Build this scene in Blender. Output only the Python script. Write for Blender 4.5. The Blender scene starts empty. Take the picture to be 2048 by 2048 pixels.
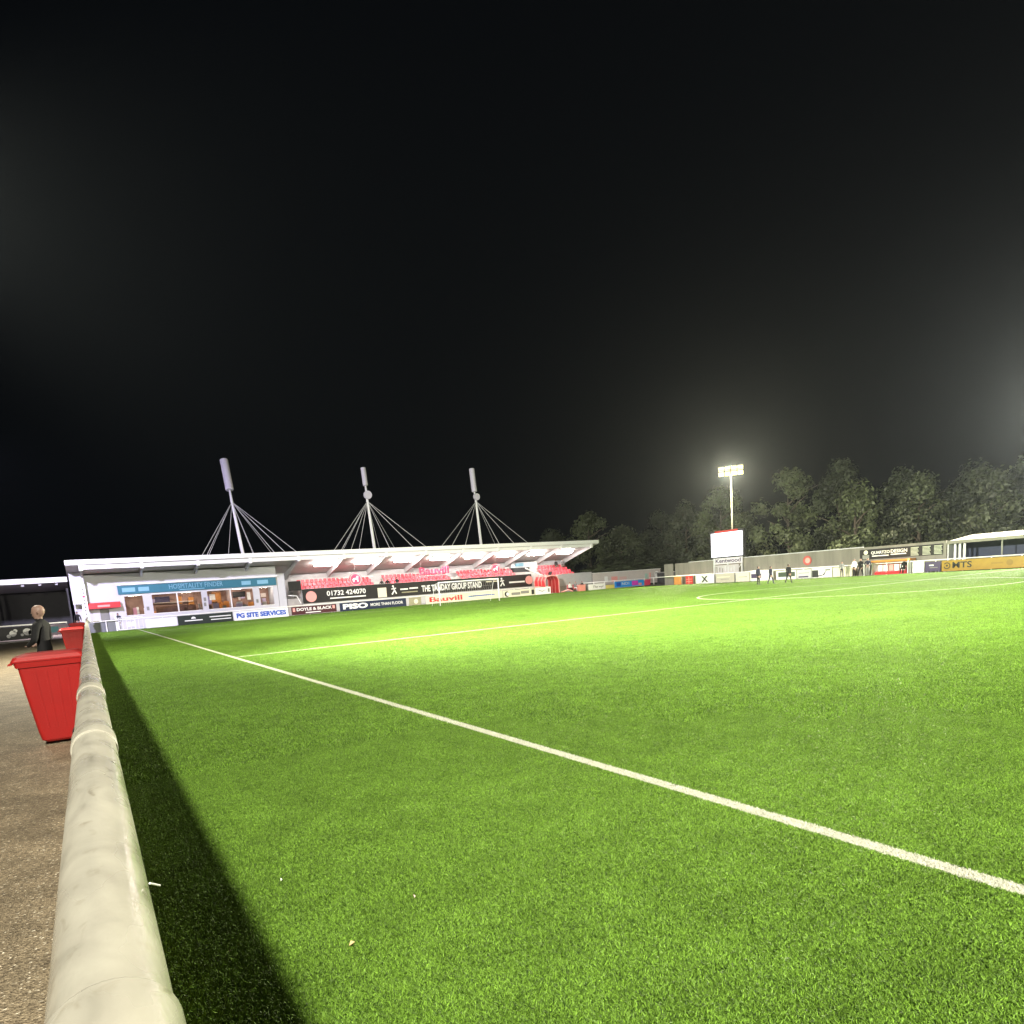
import bpy, bmesh, math, random
from mathutils import Vector, Matrix
random.seed(7)
R = math.radians
scene = bpy.context.scene
C = scene.collection

# ------------------------------------------------------------------ camera
H = 1.9
cam_d = bpy.data.cameras.new('camera')
cam = bpy.data.objects.new('camera', cam_d); C.objects.link(cam)
cam_d.sensor_width = 36.0; cam_d.lens = 36.0 * 1362 / 2048
cam_d.shift_y = 341.5 / 2048
cam_d.clip_start = 0.02; cam_d.clip_end = 2000
RM = ((0.8458893, -0.1378884, 0.5152262), (-0.5284028, -0.0852763, 0.8447002), (-0.0725378, -0.9867699, -0.1449949))
cam.matrix_world = Matrix([[RM[i][0], -RM[i][1], -RM[i][2], (0, 0, H)[i]] for i in range(3)] + [[0, 0, 0, 1]])
scene.camera = cam

# ------------------------------------------------------------------ night sky, exposure
world = bpy.data.worlds.new('World'); scene.world = world; world.use_nodes = True
wn = world.node_tree
bg = wn.nodes['Background']
bg.inputs[0].default_value = (0.0016, 0.0021, 0.0029, 1); bg.inputs[1].default_value = 1.0
scene.view_settings.view_transform = 'Standard'; scene.view_settings.look = 'None'
scene.view_settings.gamma = 1.0; scene.view_settings.exposure = 0.0
scene.view_settings.use_curve_mapping = False
scene.cycles.use_denoising = True
scene.cycles.max_bounces = 5; scene.cycles.diffuse_bounces = 3; scene.cycles.glossy_bounces = 2; scene.cycles.volume_bounces = 0
scene.cycles.sample_clamp_indirect = 4.0
scene.cycles.caustics_reflective = False; scene.cycles.caustics_refractive = False

FLOOD_Z = 14.3
# (position, aim point, power W, colour, spot angle)
FLOODS = [
    ((-5.0, -11.0, FLOOD_Z), (4.0, 15.0, 0), 40000, (1.0, 0.95, 0.82), 135, 0.8),
    ((-5.0, 25.5, FLOOD_Z), (12.0, 27.0, 0), 52000, (1.0, 0.96, 0.80), 130, 1.0),
    ((-6.0, 62.0, FLOOD_Z), (10.0, 74.0, 0), 50000, (0.76, 0.70, 1.0), 140, 0.8),
    ((74.0, 62.6, FLOOD_Z), (60.0, 52.0, 0), 210000, (1.0, 0.91, 0.62), 150, 1.0),
    ((79.0, 25.5, FLOOD_Z), (58.0, 22.0, 0), 430000, (1.0, 0.95, 0.76), 138, 1.0),
    # the heads of the halfway and rear pylons that are aimed across the pitch
    ((-5.0, 25.5, FLOOD_Z + 0.3), (44.0, 16.0, 0), 420000, (1.0, 0.98, 0.78), 92, 1.0),
    ((-5.0, 25.5, FLOOD_Z + 0.3), (38.0, 64.0, 0), 190000, (1.0, 0.97, 0.82), 64, 1.0),
    ((-5.0, -11.0, FLOOD_Z + 0.3), (30.0, 18.0, 0), 62000, (1.0, 0.97, 0.78), 84, 1.0),
]

# ------------------------------------------------------------------ material helpers
MATS = {}
def mat(name, col, rough=0.6, var=0.12, scale=6.0, bump=0.0, bscale=40.0, metal=0.0, spec=0.4, emit=None, estr=0.0):
    if name in MATS: return MATS[name]
    m = bpy.data.materials.new(name); m.use_nodes = True
    nt = m.node_tree; p = nt.nodes['Principled BSDF']
    p.inputs['Roughness'].default_value = rough; p.inputs['Metallic'].default_value = metal
    p.inputs['Specular IOR Level'].default_value = spec
    tc = nt.nodes.new('ShaderNodeTexCoord')
    nz = nt.nodes.new('ShaderNodeTexNoise'); nz.inputs['Scale'].default_value = scale; nz.inputs['Detail'].default_value = 6
    nt.links.new(tc.outputs['Object'], nz.inputs['Vector'])
    mx = nt.nodes.new('ShaderNodeMix'); mx.data_type = 'RGBA'
    mx.inputs[6].default_value = tuple(c * (1 - var) for c in col) + (1,)
    mx.inputs[7].default_value = tuple(min(1, c * (1 + var)) for c in col) + (1,)
    nt.links.new(nz.outputs['Fac'], mx.inputs[0]); nt.links.new(mx.outputs[2], p.inputs['Base Color'])
    if bump:
        n2 = nt.nodes.new('ShaderNodeTexNoise'); n2.inputs['Scale'].default_value = bscale; n2.inputs['Detail'].default_value = 4
        nt.links.new(tc.outputs['Object'], n2.inputs['Vector'])
        b = nt.nodes.new('ShaderNodeBump'); b.inputs['Strength'].default_value = bump; b.inputs['Distance'].default_value = 0.02
        nt.links.new(n2.outputs['Fac'], b.inputs['Height']); nt.links.new(b.outputs[0], p.inputs['Normal'])
    if emit:
        p.inputs['Emission Color'].default_value = emit + (1,); p.inputs['Emission Strength'].default_value = estr
    MATS[name] = m
    return m

WHITE = mat('white_paint', (0.78, 0.78, 0.76), 0.45, 0.06)
LWHITE = mat('white_cladding', (0.54, 0.54, 0.57), 0.5, 0.08, 1.5)
STEEL = mat('galvanised_steel', (0.42, 0.43, 0.44), 0.4, 0.15, 3, metal=0.6)
CABLE = mat('cable_steel', (0.5, 0.5, 0.48), 0.45, 0.1, metal=0.3)
GREYP = mat('grey_panel', (0.45, 0.45, 0.46), 0.6, 0.12, 2)
DARK = mat('dark_panel', (0.03, 0.03, 0.032), 0.5, 0.3, 3)
BLACK = mat('black_board', (0.018, 0.017, 0.016), 0.45, 0.3, 3)
NAVY = mat('navy_board', (0.012, 0.02, 0.05), 0.45, 0.2, 3)
TEAL = mat('teal_board', (0.035, 0.16, 0.22), 0.5, 0.12, 2)
TEALP = mat('pale_teal_print', (0.20, 0.42, 0.55), 0.5, 0.1, 2)
RED = mat('red_paint', (0.55, 0.03, 0.03), 0.45, 0.15, 3)
REDSEAT = mat('red_seat_plastic', (0.60, 0.075, 0.10), 0.4, 0.12, 3)
PINK = mat('pale_pink_print', (0.75, 0.33, 0.30), 0.5, 0.1, 2)
ROSE = mat('rose_red_print', (0.62, 0.05, 0.12), 0.5, 0.12, 2)
BLUE = mat('blue_print', (0.02, 0.09, 0.45), 0.5, 0.1, 2)
SKYB = mat('sky_blue_board', (0.02, 0.28, 0.75), 0.5, 0.15, 2)
MAGENTA = mat('magenta_print', (0.65, 0.05, 0.50), 0.5, 0.1, 2)
CREAM = mat('cream_board', (0.72, 0.68, 0.52), 0.5, 0.1, 2)
KHAKI = mat('khaki_board', (0.30, 0.28, 0.18), 0.5, 0.2, 3)
GREYPRINT = mat('grey_print', (0.22, 0.22, 0.20), 0.5, 0.1, 2)
GOLD = mat('gold_board', (0.27, 0.165, 0.022), 0.45, 0.25, 2)
ORANGE = mat('orange_panel', (0.55, 0.22, 0.05), 0.5, 0.15, 2)
MAROON = mat('maroon_board', (0.06, 0.012, 0.015), 0.5, 0.2, 3)
CONC = mat('concrete', (0.36, 0.34, 0.32), 0.85, 0.2, 3, bump=0.3)
CORR = mat('pale_corrugated_steel', (0.19, 0.18, 0.155), 0.5, 0.42, 1.6)
_m = CORR.node_tree.nodes.new('ShaderNodeMapping'); _m.inputs['Scale'].default_value = (1, 1, 0.12)
_t = [n for n in CORR.node_tree.nodes if n.type == 'TEX_COORD'][0]; _n = [n for n in CORR.node_tree.nodes if n.type == 'TEX_NOISE'][0]
CORR.node_tree.links.new(_t.outputs['Object'], _m.inputs[0]); CORR.node_tree.links.new(_m.outputs[0], _n.inputs['Vector'])
PURPLE = mat('purple_board', (0.06, 0.045, 0.10), 0.5, 0.2, 3)
GREEN = mat('green_board', (0.03, 0.25, 0.16), 0.5, 0.2, 3)
CEIL = mat('roof_sheet', (0.55, 0.53, 0.53), 0.55, 0.1, 1.5)
WARMW = mat('warm_interior_wall', (0.30, 0.18, 0.14), 0.7, 0.35, 1.2)
WOOD = mat('brown_joinery', (0.12, 0.06, 0.035), 0.6, 0.3, 4)
LAMPW = mat('strip_lamp', (0.9, 0.9, 0.9), 0.5, 0, emit=(1.0, 0.90, 0.84), estr=85.0)
WARML = mat('warm_room_lamp', (0.9, 0.9, 0.9), 0.5, 0, emit=(1.0, 0.86, 0.74), estr=70.0)
FLOODL = mat('floodlight_lens', (0.9, 0.9, 0.9), 0.3, 0, emit=(1.0, 0.82, 0.27), estr=2.4)
SCREEN = mat('led_screen', (0.05, 0.05, 0.05), 0.4, 0, emit=(0.94, 0.92, 1.0), estr=3.2)
RUBBER = mat('black_rubber', (0.02, 0.02, 0.02), 0.7, 0.2, 8)
CLOTHB = mat('black_cloth', (0.008, 0.008, 0.009), 0.85, 0.3, 12, bump=0.3)
CLOTHN = mat('navy_cloth', (0.02, 0.022, 0.04), 0.85, 0.3, 12)
CLOTHG = mat('grey_cloth', (0.20, 0.20, 0.21), 0.85, 0.2, 12)
CLOTHW = mat('white_cloth', (0.70, 0.70, 0.68), 0.85, 0.1, 12)
SKIN = mat('skin', (0.30, 0.19, 0.15), 0.5, 0.1, 20)
HAIR = mat('dark_hair', (0.02, 0.015, 0.012), 0.6, 0.2, 20)
SHOE = mat('shoe', (0.03, 0.03, 0.03), 0.5, 0.2, 10)
PEARL = mat('antenna_shroud', (0.52, 0.50, 0.54), 0.6, 0.06, 3)

def glass_mat():
    m = bpy.data.materials.new('window_glass'); m.use_nodes = True
    nt = m.node_tree; nt.nodes.remove(nt.nodes['Principled BSDF'])
    t = nt.nodes.new('ShaderNodeBsdfTransparent'); t.inputs[0].default_value = (0.92, 0.94, 0.95, 1)
    g = nt.nodes.new('ShaderNodeBsdfGlossy'); g.inputs['Roughness'].default_value = 0.03
    f = nt.nodes.new('ShaderNodeFresnel'); f.inputs['IOR'].default_value = 1.45
    mx = nt.nodes.new('ShaderNodeMixShader')
    nt.links.new(f.outputs[0], mx.inputs[0]); nt.links.new(t.outputs[0], mx.inputs[1]); nt.links.new(g.outputs[0], mx.inputs[2])
    nt.links.new(mx.outputs[0], nt.nodes['Material Output'].inputs[0])
    return m
GLASS = glass_mat()

# ------------------------------------------------------------------ mesh helpers
class MB:
    def __init__(s): s.v = []; s.f = []
    def add(s, vs, fs):
        n = len(s.v); s.v += [tuple(v) for v in vs]; s.f += [tuple(i + n for i in f) for f in fs]; return s
    def box(s, x0, x1, y0, y1, z0, z1):
        return s.add([(x0,y0,z0),(x1,y0,z0),(x1,y1,z0),(x0,y1,z0),(x0,y0,z1),(x1,y0,z1),(x1,y1,z1),(x0,y1,z1)],
                     [(0,3,2,1),(4,5,6,7),(0,1,5,4),(1,2,6,5),(2,3,7,6),(3,0,4,7)])
    def hexa(s, p):   # eight points ordered as box
        return s.add(p, [(0,3,2,1),(4,5,6,7),(0,1,5,4),(1,2,6,5),(2,3,7,6),(3,0,4,7)])
    def tube(s, pts, r, n=10, cap=True):
        pts = [Vector(p) for p in pts]
        if not isinstance(r, (list, tuple)): r = [r] * len(pts)
        rings = []
        for i, p in enumerate(pts):
            d = (pts[min(i+1, len(pts)-1)] - pts[max(i-1, 0)]).normalized()
            a = d.cross(Vector((0, 0, 1)))
            if a.length < 1e-3: a = d.cross(Vector((1, 0, 0)))
            a.normalize(); b = a.cross(d)
            rings.append([p + (a * math.cos(t) + b * math.sin(t)) * r[i] for t in (2*math.pi*k/n for k in range(n))])
        vs = [v for rg in rings for v in rg]; fs = []
        for i in range(len(rings) - 1):
            for k in range(n):
                fs.append((i*n+k, i*n+(k+1) % n, (i+1)*n+(k+1) % n, (i+1)*n+k))
        if cap:
            fs.append(tuple(range(n))[::-1]); fs.append(tuple(range((len(rings)-1)*n, len(rings)*n)))
        return s.add(vs, fs)
    def disc(s, c, r, axis, t=0.03, n=28, r2=None):   # a flat round plate, axis 'x' or 'y'
        c = Vector(c); d = Vector((1, 0, 0)) if axis == 'x' else Vector((0, 1, 0))
        return s.tube([c - d * t/2, c + d * t/2], r, n)
    def build(s, name, m, parent=None, smooth=False):
        me = bpy.data.meshes.new(name); me.from_pydata(s.v, [], s.f); me.update()
        o = bpy.data.objects.new(name, me); C.objects.link(o)
        if m: me.materials.append(m)
        if parent: o.parent = parent; o.matrix_parent_inverse = Matrix.Translation(-Vector(parent.location)) if not parent.parent else Matrix()
        if smooth:
            for p in me.polygons: p.use_smooth = True
        return o

def tag(o, label=None, cat=None, group=None, kind=None):
    if label: o['label'] = label
    if cat: o['category'] = cat
    if group: o['group'] = group
    if kind: o['kind'] = kind
    return o
def thing(name, loc, label, cat, group=None):
    o = bpy.data.objects.new(name, None); C.objects.link(o); o.location = loc; o.empty_display_size = 0.2
    return tag(o, label, cat, group)
def adopt(child, parent):      # sub-part: both meshes are written in world coordinates
    child.parent = parent; child.matrix_parent_inverse = Matrix.Translation(-Vector(parent.parent.location)) if False else Matrix()
    return child
def part(name, m, parent, fn, smooth=False):
    b = MB(); fn(b); return b.build(name, m, parent, smooth)
def bx(name, m, parent, *a): return MB().box(*a).build(name, m, parent)
def sub(name, m, partobj, b, smooth=False):
    me = bpy.data.meshes.new(name); me.from_pydata(b.v, [], b.f); me.update(); me.materials.append(m)
    o = bpy.data.objects.new(name, me); C.objects.link(o); o.parent = partobj
    if smooth:
        for p in me.polygons: p.use_smooth = True
    return o
def bev(o, w, seg=2):
    md = o.modifiers.new('bevel', 'BEVEL'); md.width = w; md.segments = seg; md.limit_method = 'ANGLE'; return o
def struct(o): return tag(o, kind='structure')

TEXTS = []
def text(s, parent, cx, plane, cz, width, height, m, axis='y', bold=0.0, name='lettering', shear=0.0):
    """Flat printed lettering standing on a board that faces -Y (axis y) or -X (axis x)."""
    cu = bpy.data.curves.new(name, 'FONT'); cu.body = s; cu.align_x = 'CENTER'; cu.align_y = 'CENTER'
    cu.size = 1.0; cu.extrude = 0.004; cu.offset = bold; cu.resolution_u = 3; cu.shear = shear
    cu.materials.append(m)
    o = bpy.data.objects.new('tmp_text', cu); C.objects.link(o)
    TEXTS.append((o, width, height))
    if axis == 'y': o.rotation_euler = (R(90), 0, 0); o.location = (cx, plane, cz)
    else: o.rotation_euler = (R(90), 0, R(-90)); o.location = (plane, cx, cz)
    if parent:
        o.parent = parent; o.matrix_parent_inverse = Matrix.Translation(-Vector(parent.location))
    return o

def copy_thing(root, loc, label=None):
    r = root.copy(); C.objects.link(r); r.location = loc
    if label: r['label'] = label
    for ch in root.children:
        c = ch.copy(); C.objects.link(c); c.parent = r
        for g in ch.children:
            d = g.copy(); C.objects.link(d); d.parent = c
    return r

# ------------------------------------------------------------------ the floodlights' light
LIGHTS = []
for i, (pos, aim, pw, col, ang, bl) in enumerate(FLOODS):
    ld = bpy.data.lights.new('floodlight_beam', 'SPOT'); ld.energy = pw; ld.color = col
    ld.spot_size = R(ang); ld.spot_blend = bl; ld.shadow_soft_size = 0.55
    lo = bpy.data.objects.new('floodlight_beam', ld); C.objects.link(lo)
    lo.location = pos
    lo.rotation_euler = (Vector(aim) - Vector(pos)).to_track_quat('-Z', 'Y').to_euler()
    LIGHTS.append(lo)

# ------------------------------------------------------------------ ground materials
LX = 4.19       # touchline
LW = 0.065      # half width
CCX, CCR = 40.7, 9.15   # centre circle
def turf_nodes(m, blades):
    nt = m.node_tree; p = nt.nodes['Principled BSDF']
    geo = nt.nodes.new('ShaderNodeNewGeometry')
    def noise(sc, det=4):
        n = nt.nodes.new('ShaderNodeTexNoise'); n.inputs['Scale'].default_value = sc; n.inputs['Detail'].default_value = det
        nt.links.new(geo.outputs['Position'], n.inputs['Vector']); return n
    def ramp(src, a, b, c0, c1):
        r = nt.nodes.new('ShaderNodeValToRGB'); r.color_ramp.elements[0].position = a; r.color_ramp.elements[1].position = b
        r.color_ramp.elements[0].color = c0 + (1,); r.color_ramp.elements[1].color = c1 + (1,)
        nt.links.new(src, r.inputs[0]); return r
    big = noise(0.22, 5); mid = noise(2.3, 6)
    if blades:
        at = nt.nodes.new('ShaderNodeAttribute'); at.attribute_name = 'tint'
        base = ramp(at.outputs['Fac'], 0.0, 1.0, (0.021, 0.047, 0.007), (0.190, 0.345, 0.042))
    else:
        fine = noise(38, 3)
        base = ramp(fine.outputs['Fac'], 0.3, 0.7, (0.05, 0.11, 0.010), (0.10, 0.19, 0.020))
    def mul(a, fac_src, lo, hi):
        mr = nt.nodes.new('ShaderNodeMapRange'); mr.inputs[1].default_value = 0.3; mr.inputs[2].default_value = 0.7
        mr.inputs[3].default_value = lo; mr.inputs[4].default_value = hi
        nt.links.new(fac_src, mr.inputs[0])
        v = nt.nodes.new('ShaderNodeVectorMath'); v.operation = 'SCALE'
        nt.links.new(a, v.inputs[0]); nt.links.new(mr.outputs[0], v.inputs['Scale']); return v.outputs[0]
    col = mul(base.outputs[0], big.outputs['Fac'], 0.86, 1.12)
    col = mul(col, mid.outputs['Fac'], 0.84, 1.16)
    # white fibres along the touchline
    sp = nt.nodes.new('ShaderNodeSeparateXYZ'); nt.links.new(geo.outputs['Position'], sp.inputs[0])
    w = noise(55, 2)
    a1 = nt.nodes.new('ShaderNodeMath'); a1.operation = 'SUBTRACT'; a1.inputs[1].default_value = LX
    nt.links.new(sp.outputs[0], a1.inputs[0])
    a2 = nt.nodes.new('ShaderNodeMath'); a2.operation = 'ABSOLUTE'; nt.links.new(a1.outputs[0], a2.inputs[0])
    a3 = nt.nodes.new('ShaderNodeMath'); a3.operation = 'MULTIPLY_ADD'; a3.inputs[1].default_value = 0.05
    nt.links.new(w.outputs['Fac'], a3.inputs[0]); nt.links.new(a2.outputs[0], a3.inputs[2])
    a4 = nt.nodes.new('ShaderNodeMath'); a4.operation = 'LESS_THAN'; a4.inputs[1].default_value = LW + 0.025
    nt.links.new(a3.outputs[0], a4.inputs[0])
    def M(op, a, b=None, c=None):
        n = nt.nodes.new('ShaderNodeMath'); n.operation = op
        for k, q in enumerate((a, b, c)):
            if q is None: continue
            if isinstance(q, (int, float)): n.inputs[k].default_value = q
            else: nt.links.new(q, n.inputs[k])
        return n.outputs[0]
    X, Y = sp.outputs[0], sp.outputs[1]
    inside = M('GREATER_THAN', X, LX)
    hw = M('MULTIPLY', M('LESS_THAN', M('ABSOLUTE', M('SUBTRACT', Y, 25.42)), 0.075), inside)
    gl_ = M('MULTIPLY', M('LESS_THAN', M('ABSOLUTE', M('SUBTRACT', Y, 66.0)), 0.06), inside)
    rr = M('SQRT', M('ADD', M('POWER', M('SUBTRACT', X, CCX), 2.0), M('POWER', M('SUBTRACT', Y, 25.42), 2.0)))
    ci = M('LESS_THAN', M('ABSOLUTE', M('SUBTRACT', rr, CCR)), 0.085)
    a4 = nt.nodes.new('ShaderNodeMath'); a4.operation = 'MAXIMUM'
    tl = M('LESS_THAN', a3.outputs[0], LW + 0.025)
    nt.links.new(M('MAXIMUM', hw, gl_), a4.inputs[0]); nt.links.new(M('MAXIMUM', ci, tl), a4.inputs[1])
    mx = nt.nodes.new('ShaderNodeMix'); mx.data_type = 'RGBA'
    nt.links.new(a4.outputs[0], mx.inputs[0]); nt.links.new(col, mx.inputs[6]); mx.inputs[7].default_value = (0.48, 0.48, 0.40, 1)
    nt.links.new(mx.outputs[2], p.inputs['Base Color'])
    return nt, p, geo, noise

turf = bpy.data.materials.new('artificial_turf'); turf.use_nodes = True
nt, p, geo, noise = turf_nodes(turf, False)
p.inputs['Roughness'].default_value = 0.9; p.inputs['Specular IOR Level'].default_value = 0.05
bn = noise(22, 5); bp = nt.nodes.new('ShaderNodeBump'); bp.inputs['Strength'].default_value = 0.6; bp.inputs['Distance'].default_value = 0.03
nt.links.new(bn.outputs['Fac'], bp.inputs['Height']); nt.links.new(bp.outputs[0], p.inputs['Normal'])
blade_m = bpy.data.materials.new('turf_fibre'); blade_m.use_nodes = True
nt, p, geo, noise = turf_nodes(blade_m, True)
p.inputs['Roughness'].default_value = 0.5; p.inputs['Specular IOR Level'].default_value = 0.12

def path_material():
    m = bpy.data.materials.new('gritty_tarmac'); m.use_nodes = True
    nt = m.node_tree; p = nt.nodes['Principled BSDF']
    geo = nt.nodes.new('ShaderNodeNewGeometry')
    vo = nt.nodes.new('ShaderNodeTexVoronoi'); vo.inputs['Scale'].default_value = 95
    nz = nt.nodes.new('ShaderNodeTexNoise'); nz.inputs['Scale'].default_value = 3; nz.inputs['Detail'].default_value = 8
    n2 = nt.nodes.new('ShaderNodeTexNoise'); n2.inputs['Scale'].default_value = 130; n2.inputs['Detail'].default_value = 3
    for n in (vo, nz, n2): nt.links.new(geo.outputs['Position'], n.inputs['Vector'])
    r1 = nt.nodes.new('ShaderNodeValToRGB'); e = r1.color_ramp.elements
    e[0].position = 0.0; e[0].color = (0.10, 0.078, 0.05, 1); e[1].position = 1.0; e[1].color = (0.42, 0.35, 0.24, 1)
    x = e.new(0.94); x.color = (0.29, 0.232, 0.15, 1); y = e.new(0.985); y.color = (0.62, 0.55, 0.42, 1)
    sp = nt.nodes.new('ShaderNodeSeparateColor'); nt.links.new(vo.outputs['Color'], sp.inputs[0])
    nt.links.new(sp.outputs[0], r1.inputs[0])
    mr = nt.nodes.new('ShaderNodeMapRange'); mr.inputs[1].default_value = 0.3; mr.inputs[2].default_value = 0.7
    mr.inputs[3].default_value = 0.80; mr.inputs[4].default_value = 1.45; nt.links.new(nz.outputs['Fac'], mr.inputs[0])
    v = nt.nodes.new('ShaderNodeVectorMath'); v.operation = 'SCALE'
    nt.links.new(r1.outputs[0], v.inputs[0]); nt.links.new(mr.outputs[0], v.inputs['Scale'])
    nt.links.new(v.outputs[0], p.inputs['Base Color'])
    p.inputs['Roughness'].default_value = 0.55
    b = nt.nodes.new('ShaderNodeBump'); b.inputs['Strength'].default_value = 0.9; b.inputs['Distance'].default_value = 0.006
    ad = nt.nodes.new('ShaderNodeMath'); ad.operation = 'ADD'
    nt.links.new(vo.outputs['Distance'], ad.inputs[0]); nt.links.new(n2.outputs['Fac'], ad.inputs[1])
    nt.links.new(ad.outputs[0], b.inputs['Height']); nt.links.new(b.outputs[0], p.inputs['Normal'])
    return m
TARMAC = path_material()
PITCHLINE = mat('line_paint', (0.60, 0.62, 0.50), 0.8, 0.12, 30)
SOIL = mat('dark_ground', (0.035, 0.035, 0.028), 0.9, 0.3, 0.5)

# ------------------------------------------------------------------ ground
struct(MB().add([(-900,-900,-0.05),(900,-900,-0.05),(900,900,-0.05),(-900,900,-0.05)], [(0,1,2,3)]).build('ground', SOIL))
struct(MB().add([(0.03,-30,0),(67.4,-30,0),(67.4,79.9,0),(0.03,79.9,0)], [(0,1,2,3)]).build('pitch', turf))
PZ = 0.42
pth = struct(MB().box(-12, 0.02, -25, 76.2, -0.04, PZ).build('path', TARMAC))
struct(MB().box(-40, 90, 79.95, 100, -0.04, 0.012).build('concourse', CONC))
# pitch markings, sheets just above the turf
def strip(name, x0, x1, y0, y1, z=0.004): return struct(MB().add([(x0,y0,z),(x1,y0,z),(x1,y1,z),(x0,y1,z)], [(0,1,2,3)]).build(name, PITCHLINE))
strip('touchline', LX - LW, LX + LW, -14, 77.0)
strip('halfway_line', LX + LW + 0.01, 64, 25.35, 25.50)
strip('goal_line', LX + LW + 0.01, 64, 65.94, 66.06)
b = MB(); cx, cy, cr = 40.7, 25.42, 9.15
N = 96
for k in range(N):
    a0, a1 = 2*math.pi*k/N, 2*math.pi*(k+1)/N
    q = [(cx + r*math.cos(a), cy + r*math.sin(a), 0.008) for r, a in ((cr-.08, a0), (cr+.08, a0), (cr+.08, a1), (cr-.08, a1))]
    b.add(q, [(0, 1, 2, 3)])
struct(b.build('centre_circle', PITCHLINE))
b = MB()
for x0, x1, y0, y1 in ((15.6, 15.72, 49.5, 65.9), (55.7, 55.82, 49.5, 65.9), (15.6, 55.82, 49.4, 49.5)):
    b.add([(x0,y0,.004),(x1,y0,.004),(x1,y1,.004),(x0,y1,.004)], [(0,1,2,3)])
struct(b.build('penalty_area_line', PITCHLINE))

# ------------------------------------------------------------------ turf fibres near the camera
def blade_tile(seed, n, size, hmul=1.0):
    rnd = random.Random(seed); v = []; f = []; t = []
    for i in range(n):
        x, y = rnd.uniform(-size/2, size/2), rnd.uniform(-size/2, size/2)
        a = rnd.uniform(0, 2*math.pi); w = rnd.uniform(0.0017, 0.0032) * hmul; h = rnd.uniform(0.009, 0.023) * hmul
        lean = rnd.uniform(0.2, 1.5) * h; la = rnd.uniform(0, 2*math.pi)
        dx, dy = math.cos(a) * w, math.sin(a) * w; lx, ly = math.cos(la) * lean, math.sin(la) * lean
        k = len(v); t0 = min(1, max(0, rnd.gauss(0.45, 0.30)))
        if rnd.random() < 0.06: t0 = 1.0
        v += [(x-dx, y-dy, 0), (x+dx, y+dy, 0), (x+dx*.8+lx*.45, y+dy*.8+ly*.45, h*.65), (x-dx*.8+lx*.45, y-dy*.8+ly*.45, h*.65), (x+lx, y+ly, h)]
        f += [(k, k+1, k+2, k+3), (k+3, k+2, k+4)]; t += [t0, t0]
    me = bpy.data.meshes.new('turf_tile'); me.from_pydata(v, [], f); me.update()
    at = me.attributes.new('tint', 'FLOAT', 'FACE')
    at.data.foreach_set('value', t)
    me.materials.append(blade_m); return me
def in_view(x, y, margin=0.25):
    d = (x, y, -H)
    c = [sum(RM[i][k] * d[i] for i in range(3)) for k in range(3)]
    if c[2] < 0.05: return False
    u = 1024 + 1362 * c[0] / c[2]; v = 1365.5 + 1362 * c[1] / c[2]
    return -200 - 600*margin < u < 2048 + 500*margin*4 and v < 2048 + 1200*margin*2
TS = 0.4; TB = 1.2
near, farp = [], []
for ix in range(0, 75):
    for iy in range(-3, 69):
        x, y = 0.70 + ix * TB, 0.6 + iy * TB
        if x > 66.6 or y > 79.2 or not in_view(x, y, 1.0): continue
        if math.hypot(x, y) < 9:
            for a_ in (-1, 0, 1):
                for b_ in (-1, 0, 1): near.append((x + a_ * TS, y + b_ * TS, 0.0))
        else: farp.append((x, y, 0.0))
tile_col = bpy.data.collections.new('turf_tiles')
def scatter(name, pts, meshes, seed):
    tc = bpy.data.collections.new(name + '_tiles')
    for me in meshes:
        tc.objects.link(bpy.data.objects.new('turf_tile', me))
    me = bpy.data.meshes.new(name); me.from_pydata(pts, [], []); me.update()
    o = bpy.data.objects.new(name, me); C.objects.link(o)
    ng = bpy.data.node_groups.new(name, 'GeometryNodeTree')
    ng.interface.new_socket('Geometry', in_out='INPUT', socket_type='NodeSocketGeometry')
    ng.interface.new_socket('Geometry', in_out='OUTPUT', socket_type='NodeSocketGeometry')
    gi = ng.nodes.new('NodeGroupInput'); go = ng.nodes.new('NodeGroupOutput')
    ci = ng.nodes.new('GeometryNodeCollectionInfo'); ci.inputs['Collection'].default_value = tc
    ci.inputs['Separate Children'].default_value = True; ci.inputs['Reset Children'].default_value = True
    ip = ng.nodes.new('GeometryNodeInstanceOnPoints'); ip.inputs['Pick Instance'].default_value = True
    ri = ng.nodes.new('FunctionNodeRandomValue'); ri.data_type = 'INT'
    for s_ in ri.inputs:
        if s_.name == 'Max' and s_.type == 'INT': s_.default_value = len(meshes) - 1
        if s_.name == 'Min' and s_.type == 'INT': s_.default_value = 0
        if s_.name == 'Seed': s_.default_value = seed
    rr = ng.nodes.new('FunctionNodeRandomValue'); rr.data_type = 'INT'
    for s_ in rr.inputs:
        if s_.name == 'Max' and s_.type == 'INT': s_.default_value = 3
        if s_.name == 'Min' and s_.type == 'INT': s_.default_value = 0
        if s_.name == 'Seed': s_.default_value = seed + 5
    mm = ng.nodes.new('ShaderNodeMath'); mm.operation = 'MULTIPLY'; mm.inputs[1].default_value = math.pi / 2
    cv = ng.nodes.new('ShaderNodeCombineXYZ')
    io = [s_ for s_ in ri.outputs if s_.type == 'INT'][0]; ro = [s_ for s_ in rr.outputs if s_.type == 'INT'][0]
    ng.links.new(ro, mm.inputs[0]); ng.links.new(mm.outputs[0], cv.inputs[2])
    ng.links.new(gi.outputs[0], ip.inputs['Points']); ng.links.new(ci.outputs[0], ip.inputs['Instance'])
    ng.links.new(io, ip.inputs['Instance Index']); ng.links.new(cv.outputs[0], ip.inputs['Rotation'])
    ng.links.new(ip.outputs[0], go.inputs[0])
    md = o.modifiers.new('scatter', 'NODES'); md.node_group = ng
    return o
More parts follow.
